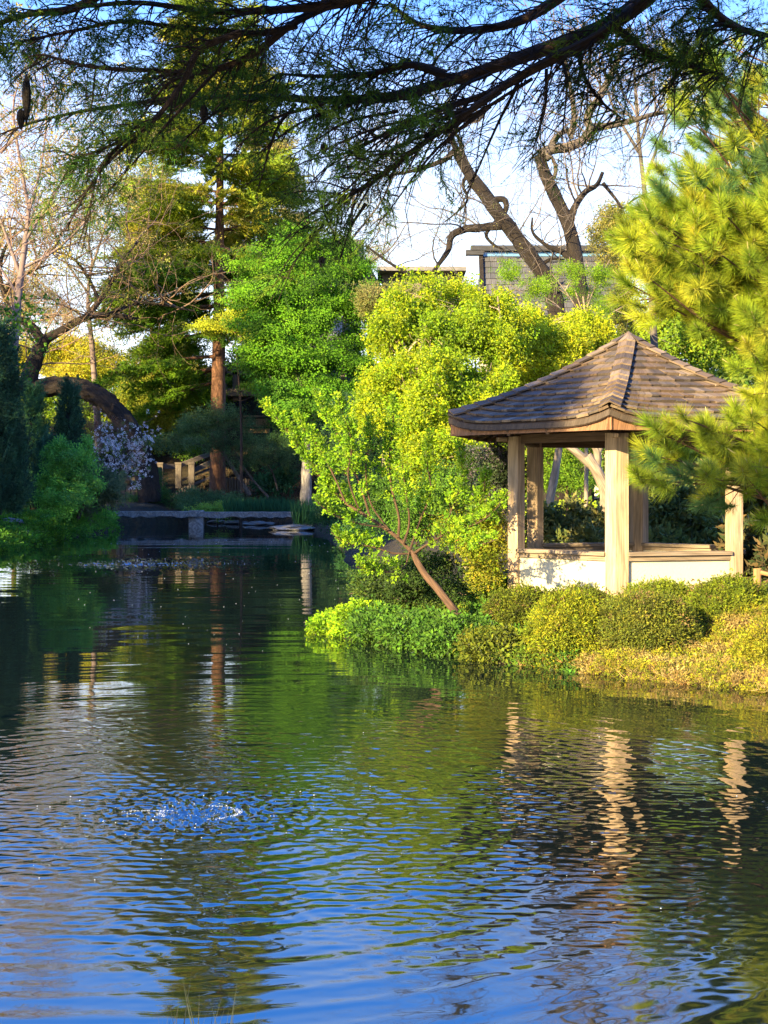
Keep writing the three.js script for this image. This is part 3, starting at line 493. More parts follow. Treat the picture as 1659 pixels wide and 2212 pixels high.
{ // sunny yellow green trees behind the gazebo
  seed(45);
  const common = { bark: M.paleBark, twigs: M.paleTwig, leaf: 'bunch', colour: YELLOW, hollow: .6, lump: .95, gap: -.05, arms: 20, through: .5, deep: 1, sub: 8, size: .72, more: 1.75, twiggy: .8, fuzz: .34 };
  const b1 = on(1.7, -27), b2 = on(3.6, -30.5);
  tree({ ...common, name: 'yellow_leaved_tree', label: 'broad yellow green tree in full sun left of the gazebo roof', trunk: [b1, P(1010, 1000, 27), P(985, 880, 27), P(975, 780, 27)], r0: .1, r1: .05, twigR: .03,
    limbs: [[path([[985, 880], [920, 820], [870, 740], [850, 660]], 26.5), .05, .015], [path([[985, 900], [1050, 830], [1080, 720], [1075, 640]], 27.5), .05, .015], [path([[1000, 960], [930, 930], [870, 900], [820, 880]], 26), .04, .012]],
    clumps: [[870, 650, 27, 46, 40, 190], [925, 652, 27.5, 60, 42, 250], [1000, 655, 28, 60, 38, 220], [1065, 672, 28, 50, 36, 200], [850, 730, 26.5, 52, 60, 260], [930, 730, 26.5, 70, 60, 330, [.25, .38, .006]], [1020, 720, 27, 64, 60, 300, [.3, .42, .006]], [1085, 740, 27, 50, 60, 240], [830, 830, 26, 52, 56, 300], [900, 830, 25.8, 70, 56, 380], [990, 830, 26.2, 70, 60, 330, [.27, .4, .006]], [1060, 830, 26.5, 50, 50, 200], [820, 900, 25.8, 48, 40, 220], [890, 920, 25.5, 66, 56, 360], [970, 930, 25.6, 64, 60, 330], [1050, 920, 25.6, 50, 56, 240], [900, 1000, 25.2, 60, 44, 260], [980, 1010, 25, 60, 50, 260], [1060, 990, 25, 46, 50, 200], [940, 1060, 24.8, 50, 34, 150]] });
  tree({ ...common, name: 'yellow_leaved_tree', label: 'brightest yellow tree just behind the gazebo roof peak', trunk: [b2, P(1215, 900, 30.5), P(1205, 780, 30), P(1200, 700, 30)], r0: .11, r1: .05, twigR: .03, colour: [[.5, .54, .008], [.42, .5, .008]],
    limbs: [[path([[1205, 800], [1150, 740], [1120, 680]], 30), .05, .015], [path([[1205, 800], [1270, 740], [1300, 690]], 30.4), .05, .015]],
    clumps: [[1115, 712, 30, 46, 36, 230], [1180, 702, 30.2, 56, 38, 280], [1245, 710, 30.4, 46, 38, 220], [1140, 750, 29.6, 60, 46, 330], [1215, 745, 29.8, 64, 48, 340], [1285, 730, 30.4, 44, 44, 200], [1120, 800, 29.5, 56, 40, 240], [1190, 800, 29.6, 56, 40, 220], [1080, 770, 29.8, 40, 40, 160]] });
  tree({ ...common, name: 'twiggy_shrub', category: 'shrub', label: 'thin twiggy shrub with pale upright stems before the grey roof', trunk: [on(5, -33), P(1265, 700, 33), P(1260, 640, 33)], r0: .06, r1: .03, colour: FRESH, leaf: 'fine', arms: 5, gap: .05, bark: M.paleBark,
    limbs: [[path([[1260, 680], [1235, 600], [1230, 555]], 33), .025, .006], [path([[1262, 680], [1290, 610], [1318, 560]], 33), .025, .006], [path([[1262, 690], [1215, 620], [1190, 590]], 33), .022, .006], [path([[1268, 660], [1275, 600], [1265, 560]], 33), .02, .006]],
    clumps: [[1160, 620, 32.5, 50, 34, 90], [1230, 610, 33, 40, 40, 80], [1290, 620, 33, 36, 50, 90], [1110, 600, 32.5, 36, 26, 60], [1310, 670, 33, 24, 40, 60]] });
}
{ // seen through the gazebo: pale trunk, hedge, little maple, right hand bush, path
  seed(46);
  const b = on(6.2, -26.5), g = thing('pale_barked_tree', 'pale smooth trunk forking behind the gazebo, seen through its left opening', 'tree', b), w = new Wood();
  const D = 26.2; w.tube(curve([b, ...path([[1318, 1120], [1308, 1060], [1285, 1010], [1268, 985]], D)], 20), .17, .11, 12, .1); w.build('trunk', M.paleBark, g);
  for (const [pts, r] of [[[[1285, 1012], [1255, 985], [1225, 962], [1190, 945], [1140, 925]], .09], [[[1288, 1015], [1290, 975], [1270, 945], [1250, 915]], .09], [[[1290, 985], [1302, 955], [1310, 925], [1320, 880]], .06], [[[1235, 968], [1228, 945], [1222, 915]], .035]]) { const q = new Wood(); q.tube(curve(path(pts, D), 14), r, r * .5, 8, .1); q.build('limb', M.paleBark, g); }
  const bush = (label, clumps, leaf, colour, o = {}) => { const c0 = P(clumps[0][0], clumps[0][1], clumps[0][2]), q = on(c0.x, c0.z); return tree({ name: o.name ?? 'bush', category: o.cat ?? 'bush', label, trunk: [q, q.clone().lerp(c0, .5), c0], r0: .05, r1: .02, bark: M.limb, leaf, colour, clumps, hollow: .6, gap: -.4, lump: 2, ...o }); };
  bush('leathery leaved hedge seen low through the left gazebo opening', [[1230, 1150, 25, 46, 40, 170], [1180, 1150, 25, 36, 40, 120], [1285, 1150, 25, 40, 40, 130], [1230, 1200, 24.6, 90, 40, 160]], 'broad', [[.2, .22, .05], [.26, .26, .07], [.14, .17, .04]], { name: 'hedge', cat: 'hedge' });
  bush('small bright maple on the lawn behind the gazebo', [[1225, 1000, 34, 50, 40, 230], [1190, 1040, 34, 40, 30, 170], [1250, 1035, 34, 36, 26, 120], [1210, 970, 34, 50, 26, 150], [1260, 950, 34.5, 50, 34, 150]], 'fine', [[.2, .33, .016], [.14, .27, .014]], { name: 'small_maple', cat: 'tree' });
  bush('dense dark bush filling the right gazebo opening', [[1470, 1130, 25.5, 60, 56, 300], [1420, 1100, 26, 40, 60, 200], [1530, 1110, 26, 50, 60, 260], [1450, 1190, 25, 70, 40, 200], [1540, 1190, 25, 60, 40, 160], [1480, 1060, 26.5, 60, 40, 200]], 'broad', [[.09, .13, .03], [.13, .17, .035], [.2, .22, .05]]);
  bush('shadowed bush at the far right beyond the gazebo post', [[1640, 1190, 20, 50, 60, 200], [1660, 1110, 21, 60, 60, 220], [1640, 1020, 22, 60, 60, 220], [1690, 1240, 19, 50, 40, 120]], 'broad', [[.05, .08, .025], [.09, .1, .03], [.13, .1, .04]]);
  bush('leafy screen of tall bushes closing the view behind the gazebo', [[1150, 900, 42, 90, 60, 420], [1260, 900, 42, 90, 60, 420], [1380, 930, 40, 90, 70, 420], [1480, 960, 40, 90, 80, 420], [1590, 940, 38, 90, 90, 420], [1430, 1040, 38, 90, 50, 320], [1200, 1010, 44, 90, 50, 300], [1130, 1060, 44, 60, 40, 200]], 'far', [[.14, .22, .02], [.09, .17, .018], [.2, .26, .02]], { r0: .12, r1: .05 });
  const lawn = new Crown('cover', .3); for (let i = 0; i < 1500; i++) { const q = P(rr(1120, 1380), 1100, rr(29, 40)); lawn.add(on(q.x, q.z, .02), v(rr(-.3, .3), 1, rr(-.3, .3)), 1.5, [.3, .4, .02], .2); } const lo = thing('lawn_cover', 'sunlit patch of low green cover behind the gazebo', 'ground cover', v(0, 0, 0)); lo.userData.kind = 'stuff'; lawn.build('foliage', lo);
  const pw = []; for (let i = 0; i <= 24; i++) { const x = lerp(1.5, 13, i / 24); for (const z of [-43.4 + .2 * Math.sin(x), -45.2 + .2 * Math.sin(x)]) pw.push(x, ground(x, z) + .07, z); } const pi = []; for (let i = 0; i < 24; i++) { const a = i * 2; pi.push(a, a + 2, a + 1, a + 1, a + 2, a + 3); }
  const pg = new THREE.BufferGeometry(); pg.setAttribute('position', new THREE.Float32BufferAttribute(pw, 3)); pg.setAttribute('uv', new THREE.Float32BufferAttribute(pw.flatMap((_, i) => i % 3 === 1 ? [] : [pw[i]]), 2)); pg.setIndex(pi); pg.computeVertexNormals(); setting('path', pg, std([.36, .33, .29], { map: stoneTone }));
  // low rail at the right edge
  const r = thing('wooden_rail', 'short rustic wooden rail at the right edge past the gazebo', 'fence', P(1636, 1270, 18.2)), wd = std([.5, .27, .12], { map: grain }); const tube = (a, bq, q) => new Wood().tube([a, a.clone().lerp(bq, .5), bq], q, q, 8);
  tube(P(1636, 1285, 18.2), P(1636, 1228, 18.2), .055).build('post', wd, r); tube(P(1640, 1236, 18.2), P(1750, 1262, 17.6), .03).build('rail', wd, r);
}

// ---------------------------------------------------------------- the long needled pine on the right
{
  seed(51);
  const base = on(5.35, -16.2), g = thing('pine_tree', 'long needled pine reaching in from the right before the gazebo roof', 'tree', base), T = (y) => v(5.35 + .1 * Math.sin(y), y, -16.2 + .02 * y);
  new Wood().tube(curve([base, T(3), T(6), T(10)], 24), .2, .1, 12, .12).build('trunk', M.bark, g);
  const inside = (poly, x, y) => { let q = false; for (let i = 0, j = poly.length - 1; i < poly.length; j = i++) if ((poly[i][1] > y) !== (poly[j][1] > y) && x < (poly[j][0] - poly[i][0]) * (y - poly[i][1]) / (poly[j][1] - poly[i][1]) + poly[i][0]) q = !q; return q; };
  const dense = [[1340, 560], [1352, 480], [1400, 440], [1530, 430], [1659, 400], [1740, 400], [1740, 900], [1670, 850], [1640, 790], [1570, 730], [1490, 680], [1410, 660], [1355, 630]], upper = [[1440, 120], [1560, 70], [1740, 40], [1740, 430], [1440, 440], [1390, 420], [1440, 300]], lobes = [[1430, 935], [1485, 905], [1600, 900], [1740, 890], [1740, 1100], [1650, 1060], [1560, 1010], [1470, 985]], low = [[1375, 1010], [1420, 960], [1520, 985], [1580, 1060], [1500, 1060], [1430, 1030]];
  const tips = []; const fill = (poly, n, d0, d1) => { const xs = poly.map((p) => p[0]), ys = poly.map((p) => p[1]); for (let i = 0; i < n;) { const x = rr(Math.min(...xs), Math.max(...xs)), y = rr(Math.min(...ys), Math.max(...ys)); if (inside(poly, x, y)) { tips.push([P(x, y, rr(d0, d1)), poly]); i++; } } };
  fill(dense, 185, 13.6, 16.8); fill(upper, 72, 14, 17.4); fill(lobes, 22, 13.6, 15.6); fill(low, 6, 14, 15.2);
  for (const [x, y, d] of [[1385, 1035, 14.6], [1425, 935, 14.4], [1480, 905, 14], [1410, 985, 14.6], [1352, 610, 14.8], [1345, 520, 15.2]]) tips.push([P(x, y, d), dense]);
  const wood = new Wood(), crown = new Crown('pine', .25), heads = new Wood();
  for (const [e, poly] of tips) {
    const far = v(5.35 - e.x, 0, -16.2 - e.z), y0 = e.y + (poly === upper ? -.9 : rr(-.7, .5)), s = T(Math.max(1.2, y0)), L = e.distanceTo(s), c = curve([s, s.clone().lerp(e, .55).add(v(0, rr(-.15, .1) - .04 * L, rr(-.15, .15))), e], 14);
    wood.tube(c, .012 + .006 * L, .006, 5, .1);
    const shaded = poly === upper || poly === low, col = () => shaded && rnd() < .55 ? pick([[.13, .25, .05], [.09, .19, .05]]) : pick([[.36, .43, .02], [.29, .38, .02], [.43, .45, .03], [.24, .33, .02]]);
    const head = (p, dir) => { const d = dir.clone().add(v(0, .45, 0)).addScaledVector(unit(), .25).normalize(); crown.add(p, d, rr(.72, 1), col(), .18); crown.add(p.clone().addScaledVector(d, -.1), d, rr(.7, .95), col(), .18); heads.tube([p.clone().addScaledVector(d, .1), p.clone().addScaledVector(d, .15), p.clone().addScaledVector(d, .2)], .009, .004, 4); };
    head(e, e.clone().sub(c[11]).normalize());
    const kids = shaded ? 2 : 4; for (let k = 0; k < kids; k++) { const i = 8 + Math.floor(rnd() * 5), dr = c[i + 1].clone().sub(c[i]).normalize().add(unit().multiplyScalar(.8)).normalize(), q = c[i].clone().addScaledVector(dr, rr(.15, .4)); wood.tube([c[i], c[i].clone().lerp(q, .5), q], .008, .004, 4); head(q, dr); }
  }
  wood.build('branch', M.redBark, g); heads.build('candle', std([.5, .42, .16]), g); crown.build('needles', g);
}
// ---------------------------------------------------------------- the conifer whose boughs hang over the pond
{
  seed(52);
  const base = on(6.2, -3.2), g = thing('overhanging_conifer', 'dark conifer boughs with drooping twigs hanging across the top', 'tree', base);
  new Wood().tube(curve([base, v(6.1, 4, -3.2), v(6.0, 9, -3.1), v(5.9, 15, -3)], 20), .34, .16, 14, .1).build('trunk', M.bark, g);
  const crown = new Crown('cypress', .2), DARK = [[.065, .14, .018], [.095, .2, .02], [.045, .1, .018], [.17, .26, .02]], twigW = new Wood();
  const start = (p) => v(6.05, p.y + 2.4, -3.1);
  const limbs = [ // px, py, d
    [[[1400, -10, 7.4], [1340, 40, 7.5], [1230, 88, 7.6], [1100, 132, 7.7], [950, 182, 7.8], [850, 208, 7.9], [700, 216, 8], [560, 208, 8.1], [430, 212, 8.2]], .05, .014],
    [[[1440, -40, 7.2], [1300, 72, 7.2], [1150, 150, 7.2], [1060, 200, 7.3], [940, 240, 7.4], [830, 290, 7.5], [760, 330, 7.6]], .036, .009],
    [[[1230, -20, 7.8], [1120, 45, 7.9], [1000, 66, 8], [900, 50, 8.1], [845, 10, 8.1]], .035, .012],
    [[[980, -70, 6.6], [860, -30, 6.6], [735, 6, 6.7], [640, 18, 6.8], [540, 24, 6.9], [440, 24, 7], [300, 6, 7.1], [180, 14, 7.2]], .03, .01],
    [[[900, -60, 6.9], [735, 2, 6.9], [640, 46, 6.9], [562, 106, 6.9], [505, 138, 7], [430, 156, 7], [330, 152, 7.1], [200, 145, 7.2], [90, 118, 7.3]], .027, .007],
    [[[640, 56, 6.8], [560, 72, 6.9], [470, 66, 7], [360, 56, 7.1], [270, 46, 7.2], [160, 66, 7.3], [20, 96, 7.5]], .018, .006],
    [[[520, 70, 6.6], [430, 110, 6.6], [400, 170, 6.6], [330, 262, 6.6], [270, 300, 6.7], [200, 330, 6.8], [160, 340, 6.9]], .019, .005],
    [[[420, 205, 8], [300, 222, 8], [180, 240, 8], [80, 262, 8], [0, 290, 8]], .016, .005],
    [[[1080, 195, 7.2], [1000, 250, 7.2], [900, 320, 7.2], [810, 390, 7.2], [740, 430, 7.3], [690, 500, 7.3]], .022, .005],
    [[[960, 160, 7.6], [880, 140, 7.5], [800, 160, 7.5], [700, 165, 7.5], [600, 160, 7.6]], .026, .007],
    [[[1330, 60, 7.3], [1400, 110, 7.4], [1480, 140, 7.4], [1560, 160, 7.5]], .024, .006], [[[1500, -20, 7.2], [1560, 40, 7.3], [1620, 70, 7.4], [1680, 80, 7.4]], .03, .01], [[[1250, 85, 7.5], [1260, 160, 7.5], [1300, 220, 7.5], [1350, 260, 7.6]], .014, .004],
    [[[250, -30, 7.4], [150, 20, 7.5], [60, 30, 7.5], [-30, 60, 7.6]], .03, .012],
  ];
  const bend = (c) => c;
  for (const [pts, r0, r1] of limbs) {
    const q = path(pts), w = new Wood(), c = curve(q, pts.length * 5); w.tube(c, r0, r1, 9, .18);
    if (pts[0][1] < 0 && pts[0][0] > 800) { const s = start(q[0]); w.tube(curve([s, s.clone().lerp(q[0], .5).add(v(0, .25, 0)), q[0]], 8), r0 * 1.5, r0, 9, .1); }
    w.build('limb', M.limb, g);
    const len = c.length, heavy = r0 > .02;
    for (let i = 2; i < len; i++) for (let k = 0, m = c[i].x < -.2 ? (rnd() < .5 ? 1 : 2) : heavy ? 3 : 2; k < m; k++) { // drooping twigs, mostly down and to the left
      if (rnd() < .18) continue;
      const p = c[i], L = rr(.14, .55) * (heavy ? 1 : .7) * (p.x < -.6 ? .62 : 1), dr = v(-rr(.1, 1), rr(-.95, .35), rr(-.7, .7)).normalize(), mid = p.clone().addScaledVector(dr, L * .55), e = mid.clone().add(dr.clone().add(v(0, -.5, 0)).normalize().multiplyScalar(L * .5)), t = curve([p, mid, e], 6);
      twigW.tube(t, .0055, .002, 4);
      const leafy = noise2(p.x * 1.1 + 7, p.y * 1.6) > (p.x > .2 ? .5 : .2);
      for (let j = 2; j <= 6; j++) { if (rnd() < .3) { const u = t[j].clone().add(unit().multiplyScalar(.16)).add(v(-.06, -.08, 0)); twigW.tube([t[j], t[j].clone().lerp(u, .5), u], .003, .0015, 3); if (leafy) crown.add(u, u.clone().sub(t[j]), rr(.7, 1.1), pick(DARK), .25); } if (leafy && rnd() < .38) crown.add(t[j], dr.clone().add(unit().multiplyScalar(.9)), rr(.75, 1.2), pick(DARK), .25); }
    }
  }
  // finer hanging whips
  for (const [x0, y0, x1, y1, d] of [[1090, 210, 770, 410, 7.2], [1010, 240, 735, 372, 7.2], [1150, 170, 900, 380, 7.3], [930, 250, 690, 330, 7.2], [860, 240, 640, 330, 7.4], [1060, 230, 830, 470, 7.2], [980, 270, 720, 440, 7.3], [760, 225, 560, 330, 7.5], [700, 225, 480, 350, 7.4], [640, 225, 560, 400, 7.5], [1120, 180, 1010, 420, 7.3], [1180, 150, 1150, 330, 7.3], [560, 215, 380, 320, 7.6], [470, 150, 230, 420, 6.8], [420, 165, 300, 260, 6.8], [380, 160, 250, 190, 7], [330, 265, 140, 500, 6.7], [270, 300, 190, 480, 6.7], [790, 440, 735, 560, 7.3], [1210, 120, 1215, 290, 7.4], [1060, 160, 960, 300, 7.4]]) {
    const a = P(x0, y0, d), b = P(x1, y1, d + rr(-.2, .2)), mid = a.clone().lerp(b, .5).add(v(rr(-.05, .05), rr(.02, .09), 0)), c = curve([a, mid, b], 12); twigW.tube(c, .011, .003, 5);
    for (let i = 3; i <= 12; i++) for (let k = 0; k < 2; k++) { const dr = v(rr(-1, .2), rr(-1, .1), rr(-.5, .5)).normalize(), e = c[i].clone().addScaledVector(dr, rr(.06, .26)); twigW.tube([c[i], c[i].clone().lerp(e, .5).add(v(0, .01, 0)), e], .0035, .0015, 3); if (rnd() < .07) crown.add(e, dr, rr(.6, 1), pick(DARK), .25); }
  }
  // thick needle masses along the boughs
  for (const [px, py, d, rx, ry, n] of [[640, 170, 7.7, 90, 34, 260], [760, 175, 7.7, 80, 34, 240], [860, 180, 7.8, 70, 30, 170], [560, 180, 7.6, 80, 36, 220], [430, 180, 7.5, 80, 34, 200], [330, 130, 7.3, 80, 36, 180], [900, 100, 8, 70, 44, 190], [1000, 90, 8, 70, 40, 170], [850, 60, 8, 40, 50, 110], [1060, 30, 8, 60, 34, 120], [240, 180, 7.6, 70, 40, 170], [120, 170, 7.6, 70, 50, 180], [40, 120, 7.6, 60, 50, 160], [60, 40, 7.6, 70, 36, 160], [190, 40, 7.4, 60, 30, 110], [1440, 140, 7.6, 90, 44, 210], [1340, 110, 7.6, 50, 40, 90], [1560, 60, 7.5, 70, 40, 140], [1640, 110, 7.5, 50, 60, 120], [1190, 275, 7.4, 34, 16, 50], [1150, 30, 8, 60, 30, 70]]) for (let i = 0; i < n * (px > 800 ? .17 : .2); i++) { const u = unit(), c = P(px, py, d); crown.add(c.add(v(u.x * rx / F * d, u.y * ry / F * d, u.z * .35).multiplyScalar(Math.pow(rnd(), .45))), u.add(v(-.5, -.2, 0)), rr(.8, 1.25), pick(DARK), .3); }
  // the crown above the picture, which keeps these boughs in shade
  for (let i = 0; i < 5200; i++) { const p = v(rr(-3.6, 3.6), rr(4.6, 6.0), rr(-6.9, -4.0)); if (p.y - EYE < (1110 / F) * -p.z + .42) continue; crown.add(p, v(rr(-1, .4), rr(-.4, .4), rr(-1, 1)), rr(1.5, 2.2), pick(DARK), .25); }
  const over = new Wood(); for (const [a, b] of [[v(5.9, 8.5, -3.1), v(-3.4, 5.4, -5.6)], [v(5.9, 8, -3.1), v(1, 5.2, -5.4)]]) over.tube(curve([a, a.clone().lerp(b, .5).add(v(0, .5, 0)), b], 12), .09, .02, 7, .1); over.build('limb', M.limb, g);
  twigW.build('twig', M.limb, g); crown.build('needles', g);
  const cones = new Wood(); 
  for (const [x, y, d, L] of [[57, 210, 6.9, .24], [45, 255, 6.9, .1], [440, 245, 7.2, .1], [700, 320, 7.3, .06], [695, 565, 7.3, .06], [770, 330, 7.3, .05]]) { const w = new Wood(), p = P(x, y, d); [[.5, .004], [.3, .018], [0, .022], [-.35, .014], [-.6, .003]].forEach(([y, r], i, all) => { if (i) w.tube([p.clone().add(v(0, L * all[i - 1][0], 0)), p.clone().add(v(0, L * y, 0))], all[i - 1][1], r, 7, .2); }); w.build('hanging_cone', M.darkBark, g); }
}

// ---------------------------------------------------------------- far bank: bridge, stones, fences, deck, houses
function box(name, a, x, y, z, mat, parent, turn = 0, r = .01) { const g = board(x, y, z, r); g.rotateY(turn); g.translate(a.x, a.y, a.z); return part(name, g, mat, parent); }
function rock(label, px, py, d, rx, ry, mat = M.stone, n = 3) {
  const c = P(px, py, d), a = rx / F * d, b = ry / F * d, g = new THREE.IcosahedronGeometry(1, n), p = g.attributes.position;
  for (let i = 0; i < p.count; i++) { const u = v(p.getX(i), p.getY(i), p.getZ(i)), k = 1 + .22 * noise3(u.x * 1.3 + px, u.y * 1.3, u.z * 1.3) + .07 * noise3(u.x * 4 + px, u.y * 4, u.z * 4); p.setXYZ(i, c.x + u.x * a * k, c.y + Math.max(-.9, u.y) * b * k, c.z + u.z * a * .8 * k); }
  g.computeVertexNormals(); g.translate(-c.x, -c.y, -c.z); const m = shade(new THREE.Mesh(g, mat)); m.name = numbered('rock'); m.position.copy(c); m.userData = { label, category: 'rock' }; scene.add(m); return m;
}
{
  seed(61);
  const D = 79, A = P(226, 1112, D), Mid = P(425, 1112, D), B = P(640, 1112, D), g = thing('stone_bridge', 'low flat stone slab bridge crossing the far end of the pond', 'bridge', v(Mid.x, 0, -D)), s = (p) => p / F * D;
  const slab = (a, b, y, z, wob) => { const L = s(b - a), q = new THREE.BoxGeometry(L, .3, 1.5, 40, 3, 6), p = q.attributes.position; for (let i = 0; i < p.count; i++) { const x = p.getX(i), yy = p.getY(i); if (yy < 0) p.setY(i, yy + .07 * noise2(x * 1.2 + wob, p.getZ(i)) - .01); p.setZ(i, p.getZ(i) + .04 * noise2(x * 2 + wob, yy * 3)); if (yy > .12) p.setY(i, yy + .012 * noise2(x * 2, p.getZ(i) * 2)); } q.computeVertexNormals(); boardUV(q, 0); const c = P((a + b) / 2, y, D); q.translate(c.x, c.y, z); part('slab', q, M.stone, g); };
  slab(222, 428, 1110, -D, 3); slab(412, 640, 1111.5, -D - .35, 9);
  const pier = P(424, 1133, D); box('pier', v(pier.x, .45, -D - .1), s(32), 1.2, .9, M.paleStone, g, .06, .05);
  const ab = P(640, 1130, D); box('abutment', v(ab.x + .3, .4, -D - .4), 1.1, 1.1, 1.6, M.stone, g, .1, .08);
  const al = P(224, 1130, D); box('abutment', v(al.x - .3, .4, -D), 1, 1.1, 1.6, M.stone, g, -.1, .08);
}
rock('flat sloping grey rock at the water under the right bridge end', 640, 1141, 75, 52, 8);
rock('long low grey edging stone beneath the bridge, nearest its right end', 560, 1132, 86, 34, 6); rock('low edging stone in the middle of the row beneath the bridge', 510, 1129, 89, 26, 5); rock('smallest edging stone just right of the bridge pier', 466, 1127, 91, 20, 4);
rock('pale rounded boulder standing in the water at the left bank', 44, 1157, 53.5, 25, 12, M.paleStone); rock('long flat pale rock slab behind the boulder at the left edge', 16, 1130, 57, 32, 11, M.paleStone); rock('thin grey stone slab lying behind the left creeper', 130, 1089, 72, 36, 5, M.paleStone);
{ // iris clumps
  seed(62);
  const iris = (label, px0, px1, py, d, n, h) => { const b = P((px0 + px1) / 2, py, d), g = thing('iris_clump', label, 'iris', v(b.x, 0, -d), 'iris clumps at the bridge'), L = new Leaves(); for (let i = 0; i < n; i++) { const x = rr(px0, px1), p = P(x, py, d + rr(-1.4, 1.4)), dir = v(rr(-.28, .28), 1, rr(-.25, .25)), k = h * rr(.6, 1.1), t = tone(.7, 1.3, .1), side = v(1, 0, rr(-.6, .6)); const at = v(p.x - b.x, b.y, p.z + d); L.leaf(at, dir, side, k, .05, [.035 * t[0], .13 * t[1], .045 * t[2]], .08); } const m = part('blade', L.geometry(), leafMat(.3), g, false); m.userData.kind = 'stuff'; };
  iris('long dark green row of iris blades behind the bridge', 486, 632, 1110, 82, 900, 1.05); iris('separate upright iris clump at the right end of the bridge', 636, 706, 1134, 76, 520, 1.5);
}
{ // timber fence and stair rail behind the bridge
  seed(63);
  const D = 97, g = thing('post_fence', 'weathered timber post and rail fence behind the blossoming tree', 'fence', P(300, 1070, D)), s = (q) => q / F * D;
  for (const px of [226, 262, 298, 330]) { const a = P(px, 1040, D); box('post', a, s(10), s(68), s(10), M.greyWood, g); }
  for (const [py, h] of [[1008, 9], [1034, 8]]) { const a = P(275, py, D); box('rail', v(a.x, a.y, a.z + .06), s(122), s(h), .1, M.greyWood, g); }
  for (let i = 0; i < 9; i++) { const a = P(256 + i * 10.5, 1062 + rr(-1, 1), D - .5); box('plank', a, s(8.6), s(27), .06, M.greyWood, g); }
  const h = thing('stair_rail', 'timber rail climbing right beside the steps to the big trunk', 'fence', P(415, 1060, D + 1));
  for (const px of [346, 386, 414]) { const a = P(px, 1029, D + .6); box('post', a, s(13), s(52), s(12), M.greyWood, h); const c = P(px, 1001, D + .6); box('post_cap', c, s(15), s(4), s(14), M.greyWood, h); }
  const bar = (x0, y0, x1, y1, th) => { const a = P(x0, y0, D + .7), b = P(x1, y1, D + 2), L = a.distanceTo(b), q = board(th, th * 1.2, L, .01); q.applyMatrix4(new THREE.Matrix4().lookAt(a, b, v(0, 1, 0)).setPosition(a.clone().lerp(b, .5))); part('rail', q, M.greyWood, h); };
  bar(340, 1007, 386, 1008, s(9)); bar(386, 1006, 466, 976, s(8)); bar(414, 1018, 470, 992, s(8)); bar(392, 1038, 470, 1006, s(4)); bar(418, 1046, 472, 1024, s(4));
  const k = thing('log_palisade', 'row of upright logs edging the steps below the stair rail', 'palisade', P(400, 1080, D - .5)); for (let i = 0; i < 11; i++) { const px = 370 + i * 6.1, top = 1046 + Math.abs(i - 7) * 3.2 + rr(-3, 3), a = P(px, top, D - .5), b = P(px, 1084, D - .5), w = new Wood(); w.tube([b, b.clone().lerp(a, .5), a, a.clone().add(v(0, .001, 0))], .1, .095, 8, .1); const lg = w.build('log', M.greyWood, k); }
  const k2 = thing('log_palisade', 'low line of short logs right of the big trunk base', 'palisade', P(520, 1060, 97)); for (let i = 0; i < 12; i++) { const px = 490 + i * 6, a = P(px, 1034 + rr(-2, 3), 97), b = P(px, 1062, 97); new Wood().tube([b, b.clone().lerp(a, .5), a], .1, .095, 8, .1).build('log', M.greyWood, k2); }
  // viewing deck on the slope
  const E = 104, dk = thing('viewing_deck', 'dark timber viewing deck with railing high behind the big trunk', 'deck', P(510, 860, E)), t = (q) => q / F * E;
  for (const px of [424, 444, 462, 486, 510, 556, 584]) { const a = P(px, px < 480 ? 830 : 824, E); box('post', a, t(px === 510 ? 14 : 10), t(px === 510 ? 82 : 62), .34, M.greyWood, dk); }
  for (const [x0, x1, y, hh] of [[420, 486, 822, 8], [420, 486, 843, 6], [486, 600, 806, 7]]) { const a = P((x0 + x1) / 2, y, E); box('rail', v(a.x, a.y, a.z + .1), t(x1 - x0), t(hh), .14, M.greyWood, dk); }
  { const a = P(545, 847, E - .4); box('edge_beam', a, t(118), t(17), .3, M.greyWood, dk); const b = P(520, 862, E + 1.2); box('platform', v(b.x, b.y + .15, b.z), t(190), .22, 3.4, M.darkBark, dk); }
  const bf = thing('bamboo_fence', 'low bamboo slat fence catching a patch of sun under the deck', 'fence', P(553, 935, 103)); const q = (n) => n / F * 103;
  for (let i = 0; i < 17; i++) { const a = P(527 + i * 3.4, 915, 103); const w = new Wood(); w.tube([v(a.x, a.y - q(20), a.z), a, v(a.x, a.y + q(18), a.z)], q(1.65), q(1.6), 6); w.build('slat', M.bamboo, bf); }
  for (const y of [903, 924]) { const a = P(554, y, 103); box('rail', v(a.x, a.y, a.z + .1), q(62), q(3), .05, M.darkBark, bf); }
}
